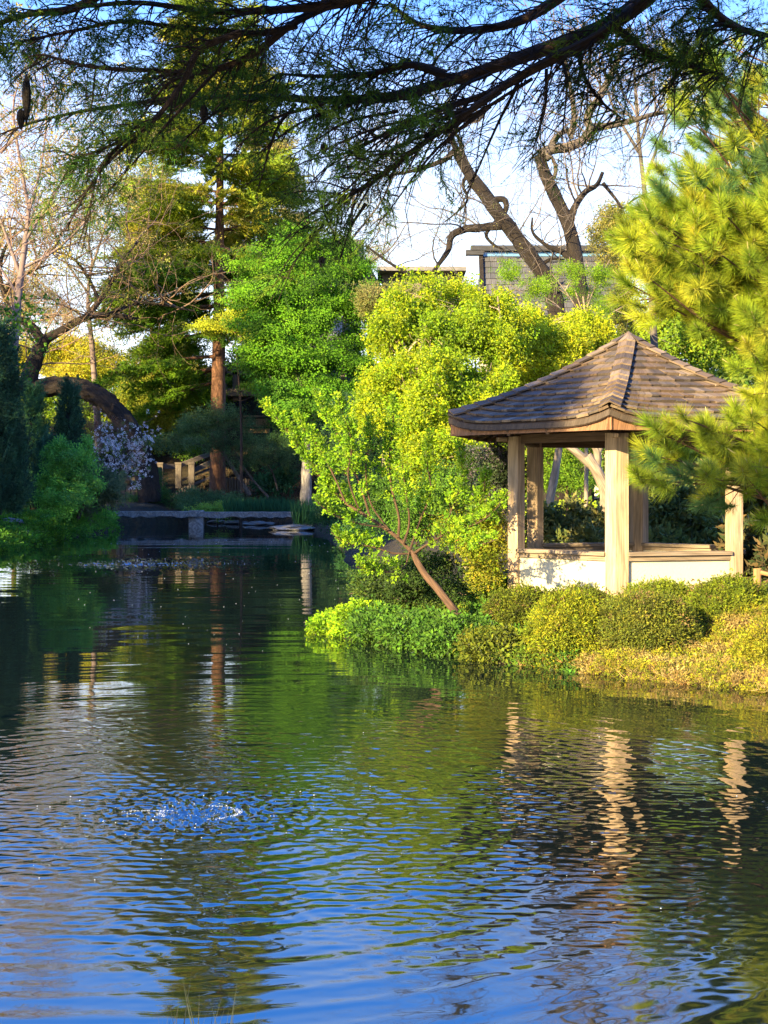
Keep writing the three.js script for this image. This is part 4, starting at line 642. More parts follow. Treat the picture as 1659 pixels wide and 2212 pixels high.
{ // shingled house behind the bare trees
  seed(64);
  const D = 52, s = (q) => q / F * D, a = P(1160, 600, D), g = thing('shingled_house', 'grey shingled house roof with a blue edged ridge behind the bare trees', 'house', on(a.x, -D - 3));
  const Lx = P(1046, 550, D).x, Rx = P(1345, 550, D).x, topY = P(0, 541, D).y, botY = P(0, 690, D).y, slope = .45, zAt = (y) => -D - (y - botY) * slope;
  const body = board(Rx - Lx - .5, botY + .4 - 1, 5, .02); body.translate((Lx + Rx) / 2, (botY + .4 + 1) / 2 - .2, -D - 3.4); part('wall', body, M.plaster, g);
  const face = new THREE.BufferGeometry(), inset = .55; face.setAttribute('position', new THREE.Float32BufferAttribute([Lx - inset * .3, botY, zAt(botY) - .05, Rx, botY, zAt(botY) - .05, Rx, topY, zAt(topY) - .05, Lx + .02, topY, zAt(topY) - .05, Lx - inset * .3, botY, zAt(botY) - 5, Rx, botY, zAt(botY) - 5, Rx, topY, zAt(topY) - .4, Lx + .02, topY, zAt(topY) - .4], 3)); face.setIndex([0, 1, 2, 0, 2, 3, 5, 4, 7, 5, 7, 6, 4, 0, 3, 4, 3, 7, 1, 5, 6, 1, 6, 2, 3, 2, 6, 3, 6, 7]); face.computeVertexNormals(); face.setAttribute('uv', new THREE.Float32BufferAttribute(new Array(16).fill(0).map((_, i) => i * .3), 2));
  const roof = part('roof', face.toNonIndexed ? (() => { const q = face.toNonIndexed(); q.computeVertexNormals(); return q; })() : face, slateMats[1], g);
  const rows = 11; for (let r = 0; r < rows; r++) { const y0 = lerp(botY, topY, r / rows), y1 = lerp(botY, topY, (r + 1.25) / rows), edge = Lx - inset * .3 * (1 - r / rows); let x = edge + (r % 2 ? -.12 : 0); while (x < Rx) { const wd = rr(.3, .52), x0 = Math.max(edge, x), x1 = Math.min(Rx, x + wd); if (x1 - x0 > .06) { const j = rr(0, .015), o = .05 + j, q = [v(x0 + .006, y0, zAt(y0) + o - .03), v(x1 - .006, y0, zAt(y0) + o - .03), v(x1 - .006, y1, zAt(y1) - .01), v(x0 + .006, y1, zAt(y1) - .01), v(x0 + .006, y0, zAt(y0) + o), v(x1 - .006, y0, zAt(y0) + o), v(x1 - .006, y1, zAt(y1) + .012), v(x0 + .006, y1, zAt(y1) + .012)]; part('shingle', slab8(q, rr(0, 5)), pick(slateMats), roof); } x += wd; } }
  const blue = std([.16, .33, .55], { roughness: .35, metalness: .3 }); box('flashing', v((Lx + Rx) / 2, topY + .06, zAt(topY) + .02), Rx - Lx, .17, .1, blue, g, 0, .005);
  const ridge = std([.06, .062, .07], { map: grain }); box('ridge_beam', v((Lx + Rx) / 2 - .2, topY + .27, zAt(topY) + .02), Rx - Lx + .5, .22, .5, ridge, g); box('ridge_end', v(Lx - .3, topY + .1, zAt(topY) + .12), .7, .2, .3, ridge, g);
  const rk = [v(Lx - .12, botY, zAt(botY) + .1), v(Lx + .06, topY, zAt(topY) + .1)]; const bg = board(.16, rk[0].distanceTo(rk[1]), .2, .01); bg.applyMatrix4(new THREE.Matrix4().makeRotationX(-Math.atan(slope))); bg.translate(Lx - .05, (botY + topY) / 2, (zAt(botY) + zAt(topY)) / 2 + .06); part('verge_board', bg, M.darkBark, g);
}
{ // second house: wide eaves behind the green maple
  seed(65);
  const D = 114, s = (q) => q / F * D, c = P(660, 560, D), g = thing('tiled_house', 'pale grey house with sweeping eaves half hidden behind the green maple', 'house', on(c.x, -D - 4)), Y = (py) => P(0, py, D).y;
  const body = board(s(230), Y(590) - 8, 6, .02); body.translate(c.x, (Y(590) + 8) / 2, -D - 4); part('wall', body, std([.15, .15, .17], { map: blotch }), g);
  const prof = [[-190, 522], [-60, 512], [60, 509], [125, 512], [118, 545], [150, 590], [185, 650], [120, 640], [-150, 640]], sh = new THREE.Shape(prof.map(([x, y]) => new THREE.Vector2(s(x), Y(y))));
  const rg = new THREE.ExtrudeGeometry(sh, { depth: 5, bevelEnabled: false }); rg.translate(c.x, 0, -D - 6.2); part('roof', rg, slateMats[3], g);
  for (const [x, y, w2, h2] of [[-10, 700, 40, 44], [70, 700, 40, 44], [-90, 700, 40, 44]]) { const a = P(660 + x, y, D); box('window', v(a.x, a.y, -D - .95), s(w2), s(h2), .12, std([.2, .22, .26], { roughness: .2 }), g); }
  const low = thing('garden_wall_building', 'long low tan roof line between the maple and the bare trees', 'building', on(P(910, 590, 88).x, -88)); const q = (n) => n / F * 88; const w = board(q(170), P(0, 590, 88).y - 1, 4, .02); w.translate(P(910, 590, 88).x, (P(0, 590, 88).y + 1) / 2, -90); part('wall', w, std([.2, .175, .14], { map: blotch }), low); const a = P(910, 587, 88); box('roof', v(a.x, a.y, -89.4), q(190), q(9), 5.4, std([.26, .25, .24], { map: grain }), low);
}

let twiggy;
// ---------------------------------------------------------------- far trees
{ // two dark bare trees above the house roof
  seed(71);
  twiggy = (g, limbs, mat, o, buds) => { const tips = [], tw = new Wood(); limbs.forEach(([pts, r0, r1, n, len], i) => { const w = new Wood(), c = curve(pts, pts.length * 5); w.tube(c, r0, r1, i ? 8 : 11, .16); w.build(i ? 'limb' : 'trunk', o.lit && i >= o.lit ? o.litMat : mat, g); for (let k = 0; k < n; k++) { const t = Math.floor(rr(i ? .2 : .45, 1) * (c.length - 1)), d = unit(); d.y = Math.abs(d.y) * .5 + .1; grow(tw, c[t], d.normalize(), len * rr(.6, 1.2), Math.min(.03, r1 * .6), 3, { kids: 2, wiggle: .28, spread: .9, ratio: .66, pull: v(0, o.up ?? .03, 0), least: o.least ?? .006 }, tips); } }); tw.build('twig', o.twigMat ?? mat, g); if (buds) { const cr = new Crown(buds.kind ?? 'bud', .3); for (const t of tips) if (rnd() < buds.share) cr.add(t.p, t.d, rr(.8, 1.3), pick(buds.colour), .25); cr.build('foliage', g); } return g; };
    const D = 42, L = (list, r0, r1, n, len = 1.6) => [path(list, D), r0, r1, n, len];
  const a = path([[1205, 700], [1190, 620], [1150, 560], [1092, 482], [1050, 425], [1012, 372], [985, 322]], D); a.unshift(on(a[0].x, a[0].z));
  twiggy(thing('bare_tree', 'bare dark tree leaning left with contorted limbs before the grey roof', 'tree', a[0], 'bare dark trees by the house'), [[a, .42, .17, 10, 2], L([[1085, 488], [1040, 492], [1000, 496], [976, 510], [968, 540], [948, 570], [932, 592]], .15, .06, 7), L([[1062, 432], [1090, 432], [1092, 455], [1070, 480], [1050, 508], [1066, 528], [1090, 540]], .11, .03, 5, 1.2), L([[985, 322], [960, 345], [920, 360], [880, 372], [830, 380]], .1, .03, 8), L([[985, 322], [975, 290], [1000, 260], [1030, 262], [1050, 240]], .11, .04, 7), L([[1000, 350], [992, 300], [970, 280], [940, 270]], .09, .03, 7), L([[1012, 372], [1000, 400], [1010, 430], [985, 460], [960, 480]], .06, .02, 6), L([[980, 600], [940, 620], [880, 590], [830, 560], [790, 530]], .09, .03, 8), L([[1160, 580], [1190, 560], [1220, 562]], .08, .03, 4)], M.darkBark, { twigMat: std([.1, .085, .075]) }, { share: .22, colour: [[.2, .22, .05], [.26, .26, .08]] });
  const b = path([[1258, 690], [1250, 600], [1240, 540], [1225, 480], [1200, 425], [1178, 380], [1166, 335]], D - 1); b.unshift(on(b[0].x, b[0].z)); const L2 = (list, r0, r1, n, len = 1.7) => [path(list, D - 1), r0, r1, n, len];
  twiggy(thing('bare_tree', 'upright bare dark tree forking high with sunlit upper limbs', 'tree', b[0], 'bare dark trees by the house'), [[b, .36, .17, 4, 1.8], L2([[1228, 490], [1240, 450], [1265, 415], [1290, 398], [1302, 372]], .15, .05, 8), L2([[1248, 580], [1215, 545], [1180, 530], [1150, 500], [1150, 470]], .11, .03, 6), L2([[1302, 395], [1330, 430], [1345, 450], [1370, 430], [1410, 415]], .06, .02, 6), L2([[1166, 335], [1185, 325], [1225, 318], [1262, 300], [1275, 275], [1268, 255], [1300, 200], [1335, 130], [1360, 60]], .17, .07, 12, 2.2), L2([[1275, 275], [1310, 272], [1360, 262], [1420, 245], [1460, 240]], .13, .05, 8, 2), L2([[1178, 345], [1200, 300], [1225, 282], [1235, 300]], .12, .08, 3), L2([[1235, 290], [1240, 250], [1232, 190], [1222, 130], [1215, 60]], .1, .03, 10, 2.2), L2([[1175, 370], [1195, 385], [1200, 360], [1192, 340]], .08, .05, 2), L2([[1400, 250], [1385, 300], [1360, 330]], .05, .02, 5)], M.darkBark, { lit: 4, litMat: M.greyBark, twigMat: std([.17, .13, .1]), up: .05 }, { share: .16, colour: [[.34, .32, .06], [.4, .34, .1]] });
}
{ // big conifer with layered boughs, the tall trunk left of the middle
  seed(72);
  const conifer = (o) => {
    const g = thing('tall_conifer', o.label, 'tree', o.base), top = o.top, tw = new Wood(), cr = new Crown('frond', .35), bw = new Wood(), H = top.y - o.base.y, c = curve([o.base, o.base.clone().lerp(top, .35), o.base.clone().lerp(top, .7), top], 40);
    tw.tube(c, o.r0, .05, 14, .1); tw.build('trunk', o.bark ?? M.redBark, g);
    for (const [py, dx, dy, dz, r, col] of o.boughs) { // ends given in picture units from the trunk
      const y = EYE - (py - CY) / F * o.d, s = c[clamp(Math.round((y - o.base.y) / H * 40), 0, 40)].clone(), e = s.clone().add(v(dx / F * o.d, -dy / F * o.d, dz)), L = s.distanceTo(e), m = s.clone().lerp(e, .5).add(v(0, .06 * L, 0)), q = curve([s, m, e], 10), w = new Wood(); w.tube(q, r, .02, 6, .1); w.build('limb', o.bark ?? M.redBark, g);
      const n = Math.round(L * (o.dense ?? 9));
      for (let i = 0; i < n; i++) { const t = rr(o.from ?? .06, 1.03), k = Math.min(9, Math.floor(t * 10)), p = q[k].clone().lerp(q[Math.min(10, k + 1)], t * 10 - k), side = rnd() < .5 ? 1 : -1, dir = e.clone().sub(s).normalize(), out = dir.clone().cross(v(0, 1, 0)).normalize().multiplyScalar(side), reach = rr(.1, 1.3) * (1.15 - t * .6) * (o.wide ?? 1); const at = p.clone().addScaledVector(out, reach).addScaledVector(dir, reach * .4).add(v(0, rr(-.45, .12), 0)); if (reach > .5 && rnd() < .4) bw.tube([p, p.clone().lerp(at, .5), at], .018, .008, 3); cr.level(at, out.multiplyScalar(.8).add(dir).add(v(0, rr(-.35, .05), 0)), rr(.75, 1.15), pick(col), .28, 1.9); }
    }
    bw.build('twig', M.twig, g); cr.build('foliage', g); return g;
  };
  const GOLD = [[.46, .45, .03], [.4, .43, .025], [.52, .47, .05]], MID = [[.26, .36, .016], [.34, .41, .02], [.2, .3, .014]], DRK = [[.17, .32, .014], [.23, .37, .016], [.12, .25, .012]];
  const base = P(470, 1068, 96), boughs = [], d = 96;
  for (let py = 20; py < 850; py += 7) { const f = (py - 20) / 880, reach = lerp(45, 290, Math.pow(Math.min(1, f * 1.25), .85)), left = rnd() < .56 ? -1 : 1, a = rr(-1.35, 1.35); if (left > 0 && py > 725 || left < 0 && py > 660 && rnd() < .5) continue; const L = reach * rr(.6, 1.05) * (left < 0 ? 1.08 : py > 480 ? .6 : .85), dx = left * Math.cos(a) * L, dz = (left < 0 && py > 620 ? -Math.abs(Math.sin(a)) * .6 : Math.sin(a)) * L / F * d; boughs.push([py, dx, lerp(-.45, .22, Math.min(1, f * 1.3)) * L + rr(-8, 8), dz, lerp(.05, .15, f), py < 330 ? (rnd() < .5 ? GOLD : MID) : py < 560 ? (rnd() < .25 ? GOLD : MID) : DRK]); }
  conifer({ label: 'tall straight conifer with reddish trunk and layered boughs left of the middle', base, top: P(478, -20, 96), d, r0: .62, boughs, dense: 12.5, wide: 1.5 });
  const base2 = P(600, 1000, 112), b2 = []; for (let py = 260; py < 640; py += 9) { const f = (py - 260) / 400, L = lerp(20, 130, f) * rr(.6, 1.05), a = rr(0, 6.28); b2.push([py, Math.cos(a) * L, -.2 * L, Math.sin(a) * L / F * 112, .05, [[.38, .34, .1], [.32, .3, .08], [.42, .37, .12]]]); }
  conifer({ label: 'pale golden conifer standing behind the green maple top', base: base2, top: P(575, 250, 112), d: 112, r0: .3, boughs: b2, dense: 12, wide: 1, from: .1 });
  const b3 = [], base3 = P(330, 1020, 118); for (let py = 300; py < 700; py += 11) { const f = (py - 300) / 400, L = lerp(15, 90, f) * rr(.6, 1.05), a = rr(0, 6.28); b3.push([py, Math.cos(a) * L, -.35 * L, Math.sin(a) * L / F * 118, .05, MID]); }
  conifer({ label: 'slim loose conifer farther back, left of the tall conifer', base: base3, top: P(325, 270, 118), d: 118, r0: .25, boughs: b3, dense: 11, from: .15 });
}
{ // green maple in the middle, gnarled shrub, arching tree, junipers and the rest
  seed(73);
  const bt = on(P(660, 940, 86).x, -86);
  tree({ name: 'green_maple', label: 'large rounded green maple in the middle with dark multiple stems', trunk: [bt, P(664, 980, 86), P(668, 930, 86.0), P(665, 880, 86.0), P(655, 800, 86.0)], r0: .4, r1: .18, bark: bark([.42, .39, .35], .01), twigs: M.limb, leaf: 'layer', colour: [[.12, .3, .008], [.16, .36, .009], [.08, .21, .008]], flat: true, hollow: .5, lump: .8, layers: 1.5, gap: -.1, arms: 12, twiggy: .5, fuzz: .9, size: 1.25, more: 1.1, twigR: .06, deep: .8, through: .4,
    limbs: [[path([[660, 860], [630, 780], [590, 700], [560, 640]], 85.5), .13, .03], [path([[660, 850], [690, 760], [720, 690], [760, 620]], 86.4), .13, .03], [path([[656, 820], [650, 720], [645, 620], [650, 540]], 86.0), .12, .03], [path([[665, 900], [600, 830], [560, 790]], 85.0), .09, .02], [path([[668, 890], [720, 820], [780, 760]], 86.5), .09, .02], [path([[645, 640], [690, 580], [705, 530]], 86.0), .07, .02]],
    clumps: [[640, 530, 86.0, 70, 46, 150], [710, 545, 86.5, 60, 40, 130], [580, 580, 85.5, 86.0, 46, 160], [660, 590, 85.0, 80, 50, 190], [745, 590, 86.5, 60, 44, 140], [545, 640, 85.0, 58, 44, 150], [620, 650, 84.6, 80, 50, 210], [710, 650, 85.6, 76, 50, 190], [785, 640, 87.0, 46, 44, 110], [590, 710, 84.6, 80, 46, 190], [680, 710, 85.0, 80, 50, 190], [770, 710, 86.5, 54, 46, 130], [620, 770, 84.6, 76, 40, 150], [700, 780, 85.0, 76, 46, 160], [770, 780, 86.0, 50, 44, 110], [560, 780, 85.0, 60, 34, 120], [610, 850, 84.6, 60, 36, 110, [.12, .3, .016]], [690, 850, 85.0, 60, 40, 120], [640, 890, 84.4, 50, 30, 90, [.12, .3, .016]], [750, 850, 86.0, 60, 46, 120], [780, 900, 86.0, 50, 50, 110]] });
  tree({ name: 'bright_maple_spray', category: 'tree', label: 'small bright yellow green maple lit in front of the tall trunk', trunk: [on(P(520, 900, 88).x, -88), P(520, 880, 88), P(510, 760, 88)], r0: .12, r1: .05, bark: M.limb, leaf: 'layer', flat: true, colour: [[.38, .42, .02], [.3, .38, .02]], hollow: .5, lump: .9, layers: 2, gap: -.1, twigR: .03,
    clumps: [[470, 712, 88, 50, 14, 80], [520, 690, 88, 46, 18, 90], [440, 705, 88, 40, 12, 50], [560, 720, 88, 40, 16, 60], [600, 760, 88, 50, 16, 60], [520, 650, 89, 40, 20, 60], [610, 860, 87, 44, 20, 70, [.2, .36, .016]], [570, 830, 87, 40, 18, 60, [.2, .36, .016]]] });
  const gb = on(P(440, 1040, 90).x, -90);
  tree({ name: 'gnarled_shrub_tree', label: 'grey green wide shrubby tree with slanting stems before the big trunk', trunk: [P(540, 1070, 90), P(515, 1030, 90), P(490, 990, 90), P(470, 960, 90)], r0: .16, r1: .08, bark: M.greyBark, twigs: M.greyBark, leaf: 'far', size: .6, colour: [[.102, .196, .060], [.136, .238, .085], [.076, .145, .051]], hollow: .5, lump: 1, gap: -.05, arms: 7, twigR: .04,
    limbs: [[path([[580, 1075], [545, 1035], [520, 1000], [505, 970]], 90.4), .1, .04], [path([[600, 1060], [588, 1020], [570, 995], [560, 970]], 90.8), .07, .03], [path([[480, 970], [430, 960], [390, 955], [360, 940]], 90), .07, .02]],
    clumps: [[470, 900, 90, 56, 34, 190], [430, 920, 90, 50, 30, 150], [510, 925, 90, 50, 34, 150], [400, 950, 90, 56, 24, 140], [460, 960, 89.6, 64, 30, 170], [540, 960, 90, 56, 26, 130], [580, 985, 90.4, 56, 22, 120], [350, 955, 90, 40, 16, 60], [625, 1000, 91, 40, 20, 70], [520, 990, 90, 50, 20, 80]] });
  // the great arching trunk at the left
  const D = 91, ap = path([[322, 1085], [318, 1045], [312, 1010], [296, 965], [268, 912], [232, 872], [190, 846], [145, 834], [100, 836], [70, 842]], D), ag = thing('arching_tree', 'huge dark trunk arching leftward over the bank with an upright limb', 'tree', ap[0]);
  new Wood().tube(curve(ap, 40), .8, .62, 18, .26, .6).build('trunk', M.darkBark, ag);
  const AL = [[[[60, 845], [64, 810], [82, 765], [95, 730]], 0.650, 0.442], [[[92, 735], [60, 700], [30, 685], [-10, 660]], 0.364, 0.234], [[[95, 735], [140, 710], [180, 688], [230, 680], [300, 690]], 0.338, 0.117], [[[180, 690], [215, 650], [240, 610], [268, 560], [300, 520]], 0.221, 0.065], [[[30, 690], [10, 640], [0, 580], [20, 520], [60, 490]], 0.208, 0.065], [[[215, 650], [190, 600], [160, 560], [110, 540]], 0.130, 0.052], [[[10, 630], [60, 590], [110, 570]], 0.130, 0.052], [[[230, 680], [300, 655], [360, 660], [420, 672]], 0.130, 0.052], [[[-10, 640], [-20, 560], [10, 470]], 0.195, 0.078]];
  const tips = [], tw = new Wood(); for (const [pts, r0, r1] of AL) { const w = new Wood(), c = curve(path(pts, D), 20); w.tube(c, r0, r1, 10, .14); w.build('limb', M.darkBark, ag); for (let k = 0; k < 11; k++) { const q = c[Math.floor(rr(.35, 1) * 20)], dd = unit(); dd.y = Math.abs(dd.y) * .7; grow(tw, q, dd, rr(2.2, 4.6), .06, 3, { kids: 2, wiggle: .25, spread: .9, ratio: .66, pull: v(0, .03, 0), least: .008 }, tips); } } tw.build('twig', M.twig, ag);
  const acr = new Crown('far', .35); for (const t of tips) if (rnd() < .4) acr.add(t.p, t.d, rr(.5, .95), pick([[.22, .26, .04], [.16, .2, .03], [.3, .27, .06]]), .25); acr.build('foliage', ag);
  // bare twiggy trees against the sky on the left, pinkish in the low sun
  const sky = (label, base, limbs, o, buds) => twiggy(thing('spring_tree', label, 'tree', base, undefined), limbs, o.mat, o, buds);
  const T1 = (list, r0, r1, n, len, d = 84) => [path(list, d), r0, r1, n, len];
  const s1 = path([[30, 980], [28, 800], [40, 640], [55, 520], [65, 430]], 84); sky('budding tree with pinkish twigs in the upper left corner', s1[0], [[s1, .4, .12, 16, 3.2], T1([[45, 600], [10, 500], [-20, 420]], .14, .05, 12, 3), T1([[55, 520], [110, 430], [150, 360], [170, 300]], .12, .04, 18, 3), T1([[62, 450], [40, 330], [30, 220], [60, 130]], .12, .04, 20, 3), T1([[0, 330], [40, 290], [80, 270]], .12, .05, 10, 2.6), T1([[48, 580], [120, 540], [190, 470], [230, 400]], .1, .03, 20, 3), T1([[60, 470], [90, 350], [100, 240], [90, 150]], .1, .03, 18, 3), T1([[40, 640], [-10, 560], [-40, 500]], .1, .03, 10, 3)], { mat: M.duskTwig, twigMat: std([.27, .17, .13]), up: .06, least: .01 }, { kind: 'far', share: .16, colour: [[.4, .3, .12], [.42, .38, .08]] });
  const s2 = path([[215, 980], [200, 760], [190, 640], [200, 560]], 100); sky('budding tree with sparse green leaves and catkins left of the tall conifer', s2[0], [[s2, .3, .1, 12, 3.4], T1([[195, 640], [140, 560], [110, 480], [100, 420]], .1, .03, 18, 3.2, 100), T1([[198, 580], [230, 480], [250, 400], [260, 340]], .1, .03, 18, 3.2, 100), T1([[192, 660], [250, 580], [300, 520]], .1, .03, 16, 3.2, 100), T1([[200, 570], [180, 450], [190, 350]], .09, .03, 18, 3.2, 100)], { mat: M.duskTwig, twigMat: std([.2, .15, .1]), up: .04, least: .011 }, { kind: 'far', share: .34, colour: [[.16, .26, .03], [.36, .33, .06], [.26, .32, .04]] });
  const s3 = path([[740, 980], [745, 700], [752, 560], [760, 460], [770, 380]], 100); sky('fine twigged hazy tree right of the maple against the sky', s3[0], [[s3, .3, .08, 18, 3.4], T1([[752, 560], [700, 460], [680, 390], [670, 330]], .1, .03, 22, 3.2, 100), T1([[756, 520], [820, 440], [850, 380], [860, 330]], .1, .03, 22, 3.2, 100), T1([[762, 450], [760, 380], [740, 330]], .08, .03, 18, 3, 100), T1([[750, 590], [840, 540], [880, 480]], .09, .03, 16, 3, 100)], { mat: M.greyBark, twigMat: std([.26, .22, .16]), up: .03, least: .011 }, { kind: 'bud', share: .5, colour: [[.3, .31, .1], [.25, .28, .07]] });
  const s4 = path([[1420, 900], [1400, 500], [1380, 300], [1370, 150]], 60); sky('thin bare tree high behind the pine and the conifer boughs', s4[0], [[s4, .2, .05, 14, 2.6], T1([[1390, 400], [1440, 250], [1450, 130]], .08, .03, 14, 2.4, 60), T1([[1380, 330], [1320, 220], [1300, 120]], .08, .03, 14, 2.4, 60)], { mat: M.greyBark, twigMat: std([.3, .24, .17]), up: .05, least: .008 }, { share: .1, colour: [[.34, .32, .06]] });
  // broad leaved evergreen at the right end of the grey roof
  const mg = on(P(1340, 700, 50).x, -50); tree({ name: 'evergreen_tree', label: 'glossy golden evergreen at the right end of the grey roof', trunk: [mg, P(1345, 650, 50), P(1345, 560, 50)], r0: .2, r1: .1, bark: M.bark, leaf: 'far', size: .55, colour: [[.3, .28, .05], [.2, .22, .04], [.36, .33, .08]], clumps: [[1335, 490, 50, 40, 34, 170], [1310, 520, 50, 30, 24, 90], [1370, 520, 50, 40, 40, 170], [1345, 570, 50, 40, 34, 150], [1350, 640, 50, 30, 40, 120], [1350, 700, 49, 30, 40, 120]] });
}
{ // left bank: junipers, blossom, shrubs, creeper
  seed(74);
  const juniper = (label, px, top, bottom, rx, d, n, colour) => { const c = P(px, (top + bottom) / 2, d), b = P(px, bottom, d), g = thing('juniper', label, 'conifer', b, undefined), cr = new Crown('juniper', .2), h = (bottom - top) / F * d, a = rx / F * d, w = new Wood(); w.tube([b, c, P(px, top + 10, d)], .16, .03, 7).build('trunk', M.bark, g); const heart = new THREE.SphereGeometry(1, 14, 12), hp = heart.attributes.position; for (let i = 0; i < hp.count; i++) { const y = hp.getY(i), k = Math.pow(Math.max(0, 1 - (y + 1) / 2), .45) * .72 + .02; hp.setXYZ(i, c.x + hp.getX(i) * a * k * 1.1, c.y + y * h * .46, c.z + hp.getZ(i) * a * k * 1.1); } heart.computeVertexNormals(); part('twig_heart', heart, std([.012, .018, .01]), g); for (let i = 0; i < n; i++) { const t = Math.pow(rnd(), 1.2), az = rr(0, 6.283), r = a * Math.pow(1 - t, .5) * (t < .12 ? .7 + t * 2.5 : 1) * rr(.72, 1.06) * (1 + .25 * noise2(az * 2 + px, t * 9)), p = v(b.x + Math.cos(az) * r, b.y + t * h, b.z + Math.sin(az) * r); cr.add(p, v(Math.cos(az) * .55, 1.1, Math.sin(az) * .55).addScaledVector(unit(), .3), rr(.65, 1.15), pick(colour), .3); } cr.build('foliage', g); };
  const JD = [[.038, .105, .052], [.052, .140, .061], [.028, .074, .038]];
  juniper('tall dark blue green juniper at the left edge of the picture', -6, 730, 1112, 58, 47, 2200, JD); juniper('second juniper with feathery light tips behind the left one', 72, 850, 1100, 30, 60, 900, [[.052, .149, .061], [.088, .228, .070]]); juniper('slim dark juniper column standing under the arching trunk', 150, 840, 1090, 27, 60, 1000, JD); juniper('low feathery juniper between the two taller ones', 108, 960, 1100, 30, 56, 500, [[.061, .158, .070], [.035, .096, .052]]);
  const ts = (name, cat, label, trunk, clumps, leaf, colour, o = {}) => tree({ name, category: cat, label, trunk, r0: .08, r1: .03, bark: M.darkBark, leaf, colour, clumps, hollow: .55, gap: -.25, lump: 1.3, twigR: .025, ...o });
  ts('green_sapling', 'tree', 'fresh green little tree on the left bank beside the dark junipers', [P(168, 1120, 53.5), P(180, 1085, 53.5), P(165, 1050, 53.5)], [[140, 1040, 53.5, 40, 44, 230], [105, 1030, 53.5, 26, 36, 120], [125, 990, 53.5, 30, 30, 130], [170, 1000, 53.5, 36, 36, 170], [150, 1080, 53.1, 50, 26, 190], [100, 1070, 53.5, 30, 24, 100], [180, 1050, 53.5, 36, 36, 170], [130, 965, 53.5, 18, 18, 50], [185, 965, 53.9, 14, 26, 50]], 'bunch', [[.135, .396, .054], [.099, .288, .045], [.180, .486, .063]], { size: .95 });
  ts('dwarf_pine', 'tree', 'dusky dwarf pine with a bent dark stem beside the green sapling', [P(150, 1100, 57), P(178, 1078, 57), P(205, 1062, 57)], [[215, 1055, 57, 46, 26, 240], [180, 1085, 57, 40, 16, 120], [240, 1065, 57.4, 28, 22, 110], [200, 1030, 57.6, 30, 16, 90]], 'juniper', [[.099, .153, .063], [.126, .180, .072], [.072, .117, .054]], { r0: .12, r1: .06 });
  ts('shade_bush', 'bush', 'bright green low bush at the left end of the bridge', [P(205, 1130, 59), P(200, 1115, 59), P(200, 1105, 59)], [[200, 1108, 58.5, 34, 24, 220], [175, 1120, 58, 40, 18, 200], [228, 1118, 60, 20, 16, 80]], 'bunch', [[.108, .360, .036], [.081, .252, .036]], { size: .8 });
  // white blossom on thin dark branches
  const bl = P(240, 1060, 80), g = thing('blossom_tree', 'small bare tree scattered with white blossom before the fence', 'tree', bl), w = new Wood(), tips = [], along = []; w.tube(curve([bl, P(250, 1030, 80), P(262, 1008, 80)], 8), .09, .06, 7, .1); w.build('trunk', M.darkBark, g); const tw = new Wood();
  for (const [x, y] of [[300, 985], [225, 950], [255, 930], [290, 945], [210, 1000], [320, 1010], [270, 960], [200, 970], [310, 960], [285, 1045]]) { const s = P(256, 1015, 80), e = P(x, y, 80 + rr(-1.5, 1.5)), c = curve([s, s.clone().lerp(e, .5).add(v(rr(-.2, .2), rr(-.1, .3), 0)), e], 8); tw.tube(c, .045, .02, 5); for (let k = 3; k <= 8; k++) grow(tw, c[k], unit().add(v(0, .5, 0)).normalize(), rr(.5, 1.1), .016, 2, { kids: 2, wiggle: .25, spread: .9, ratio: .65, least: .007 }, tips, along); } tw.build('twig', M.greyBark, g);
  const pet = new Crown('blossom', .3), lv = new Crown('bunch', .3); for (const t of [...tips, ...along]) { if (rnd() < .34) pet.add(t.p, t.d, rr(.7, 1.2), [.8, .76, .8], .1); else if (rnd() < .05) lv.add(t.p, t.d, .7, [.12, .25, .03]); } pet.build('blossom', g); lv.build('foliage', g);
  // undergrowth that fills the shaded far bank
  const under = (label, clumps, colour, leaf = 'far', o = {}) => { const c0 = P(clumps[0][0], clumps[0][1], clumps[0][2]), b = on(c0.x, c0.z); return tree({ name: 'undergrowth_bush', category: 'bush', label, trunk: [b, b.clone().lerp(c0, .5), c0], r0: .08, r1: .03, bark: M.darkBark, leaf, colour, clumps, hollow: .6, gap: -.3, lump: .9, size: .55, arms: 5, twigR: .03, ...o }); };
  under('dark green bush in front of the log palisade', [[340, 1075, 92, 44, 26, 170], [300, 1090, 91, 40, 20, 120], [380, 1085, 91, 30, 20, 90], [330, 1045, 93, 24, 24, 70]], [[.052, .149, .035], [.079, .210, .044]]);
  under('shadowy ferny growth behind the middle of the bridge', [[440, 1080, 88, 50, 24, 170], [490, 1090, 87, 40, 16, 110], [410, 1095, 87, 40, 14, 90]], [[.070, .158, .052], [.105, .210, .070]]);
  under('big leaved dark green bush right of the leaf littered slope', [[592, 1050, 92, 40, 30, 210], [610, 1030, 92, 26, 22, 90]], [[.035, .131, .052], [.061, .193, .079]], 'broad', { size: 1.9 });
  under('bright little fern tuft behind the bridge left of the irises', [[470, 1103, 84, 34, 9, 70], [435, 1106, 84, 26, 7, 40]], [[.245, .420, .052]]);
  under('dark hedge of evergreen growth below the viewing deck', [[600, 950, 100, 70, 30, 260], [660, 960, 98, 60, 40, 240], [590, 900, 102, 50, 26, 160], [640, 890, 101, 50, 40, 180], [700, 930, 96, 50, 60, 240], [720, 1000, 92, 60, 50, 260], [560, 1005, 98, 50, 20, 130]], [[.035, .096, .032], [.052, .131, .038]]);
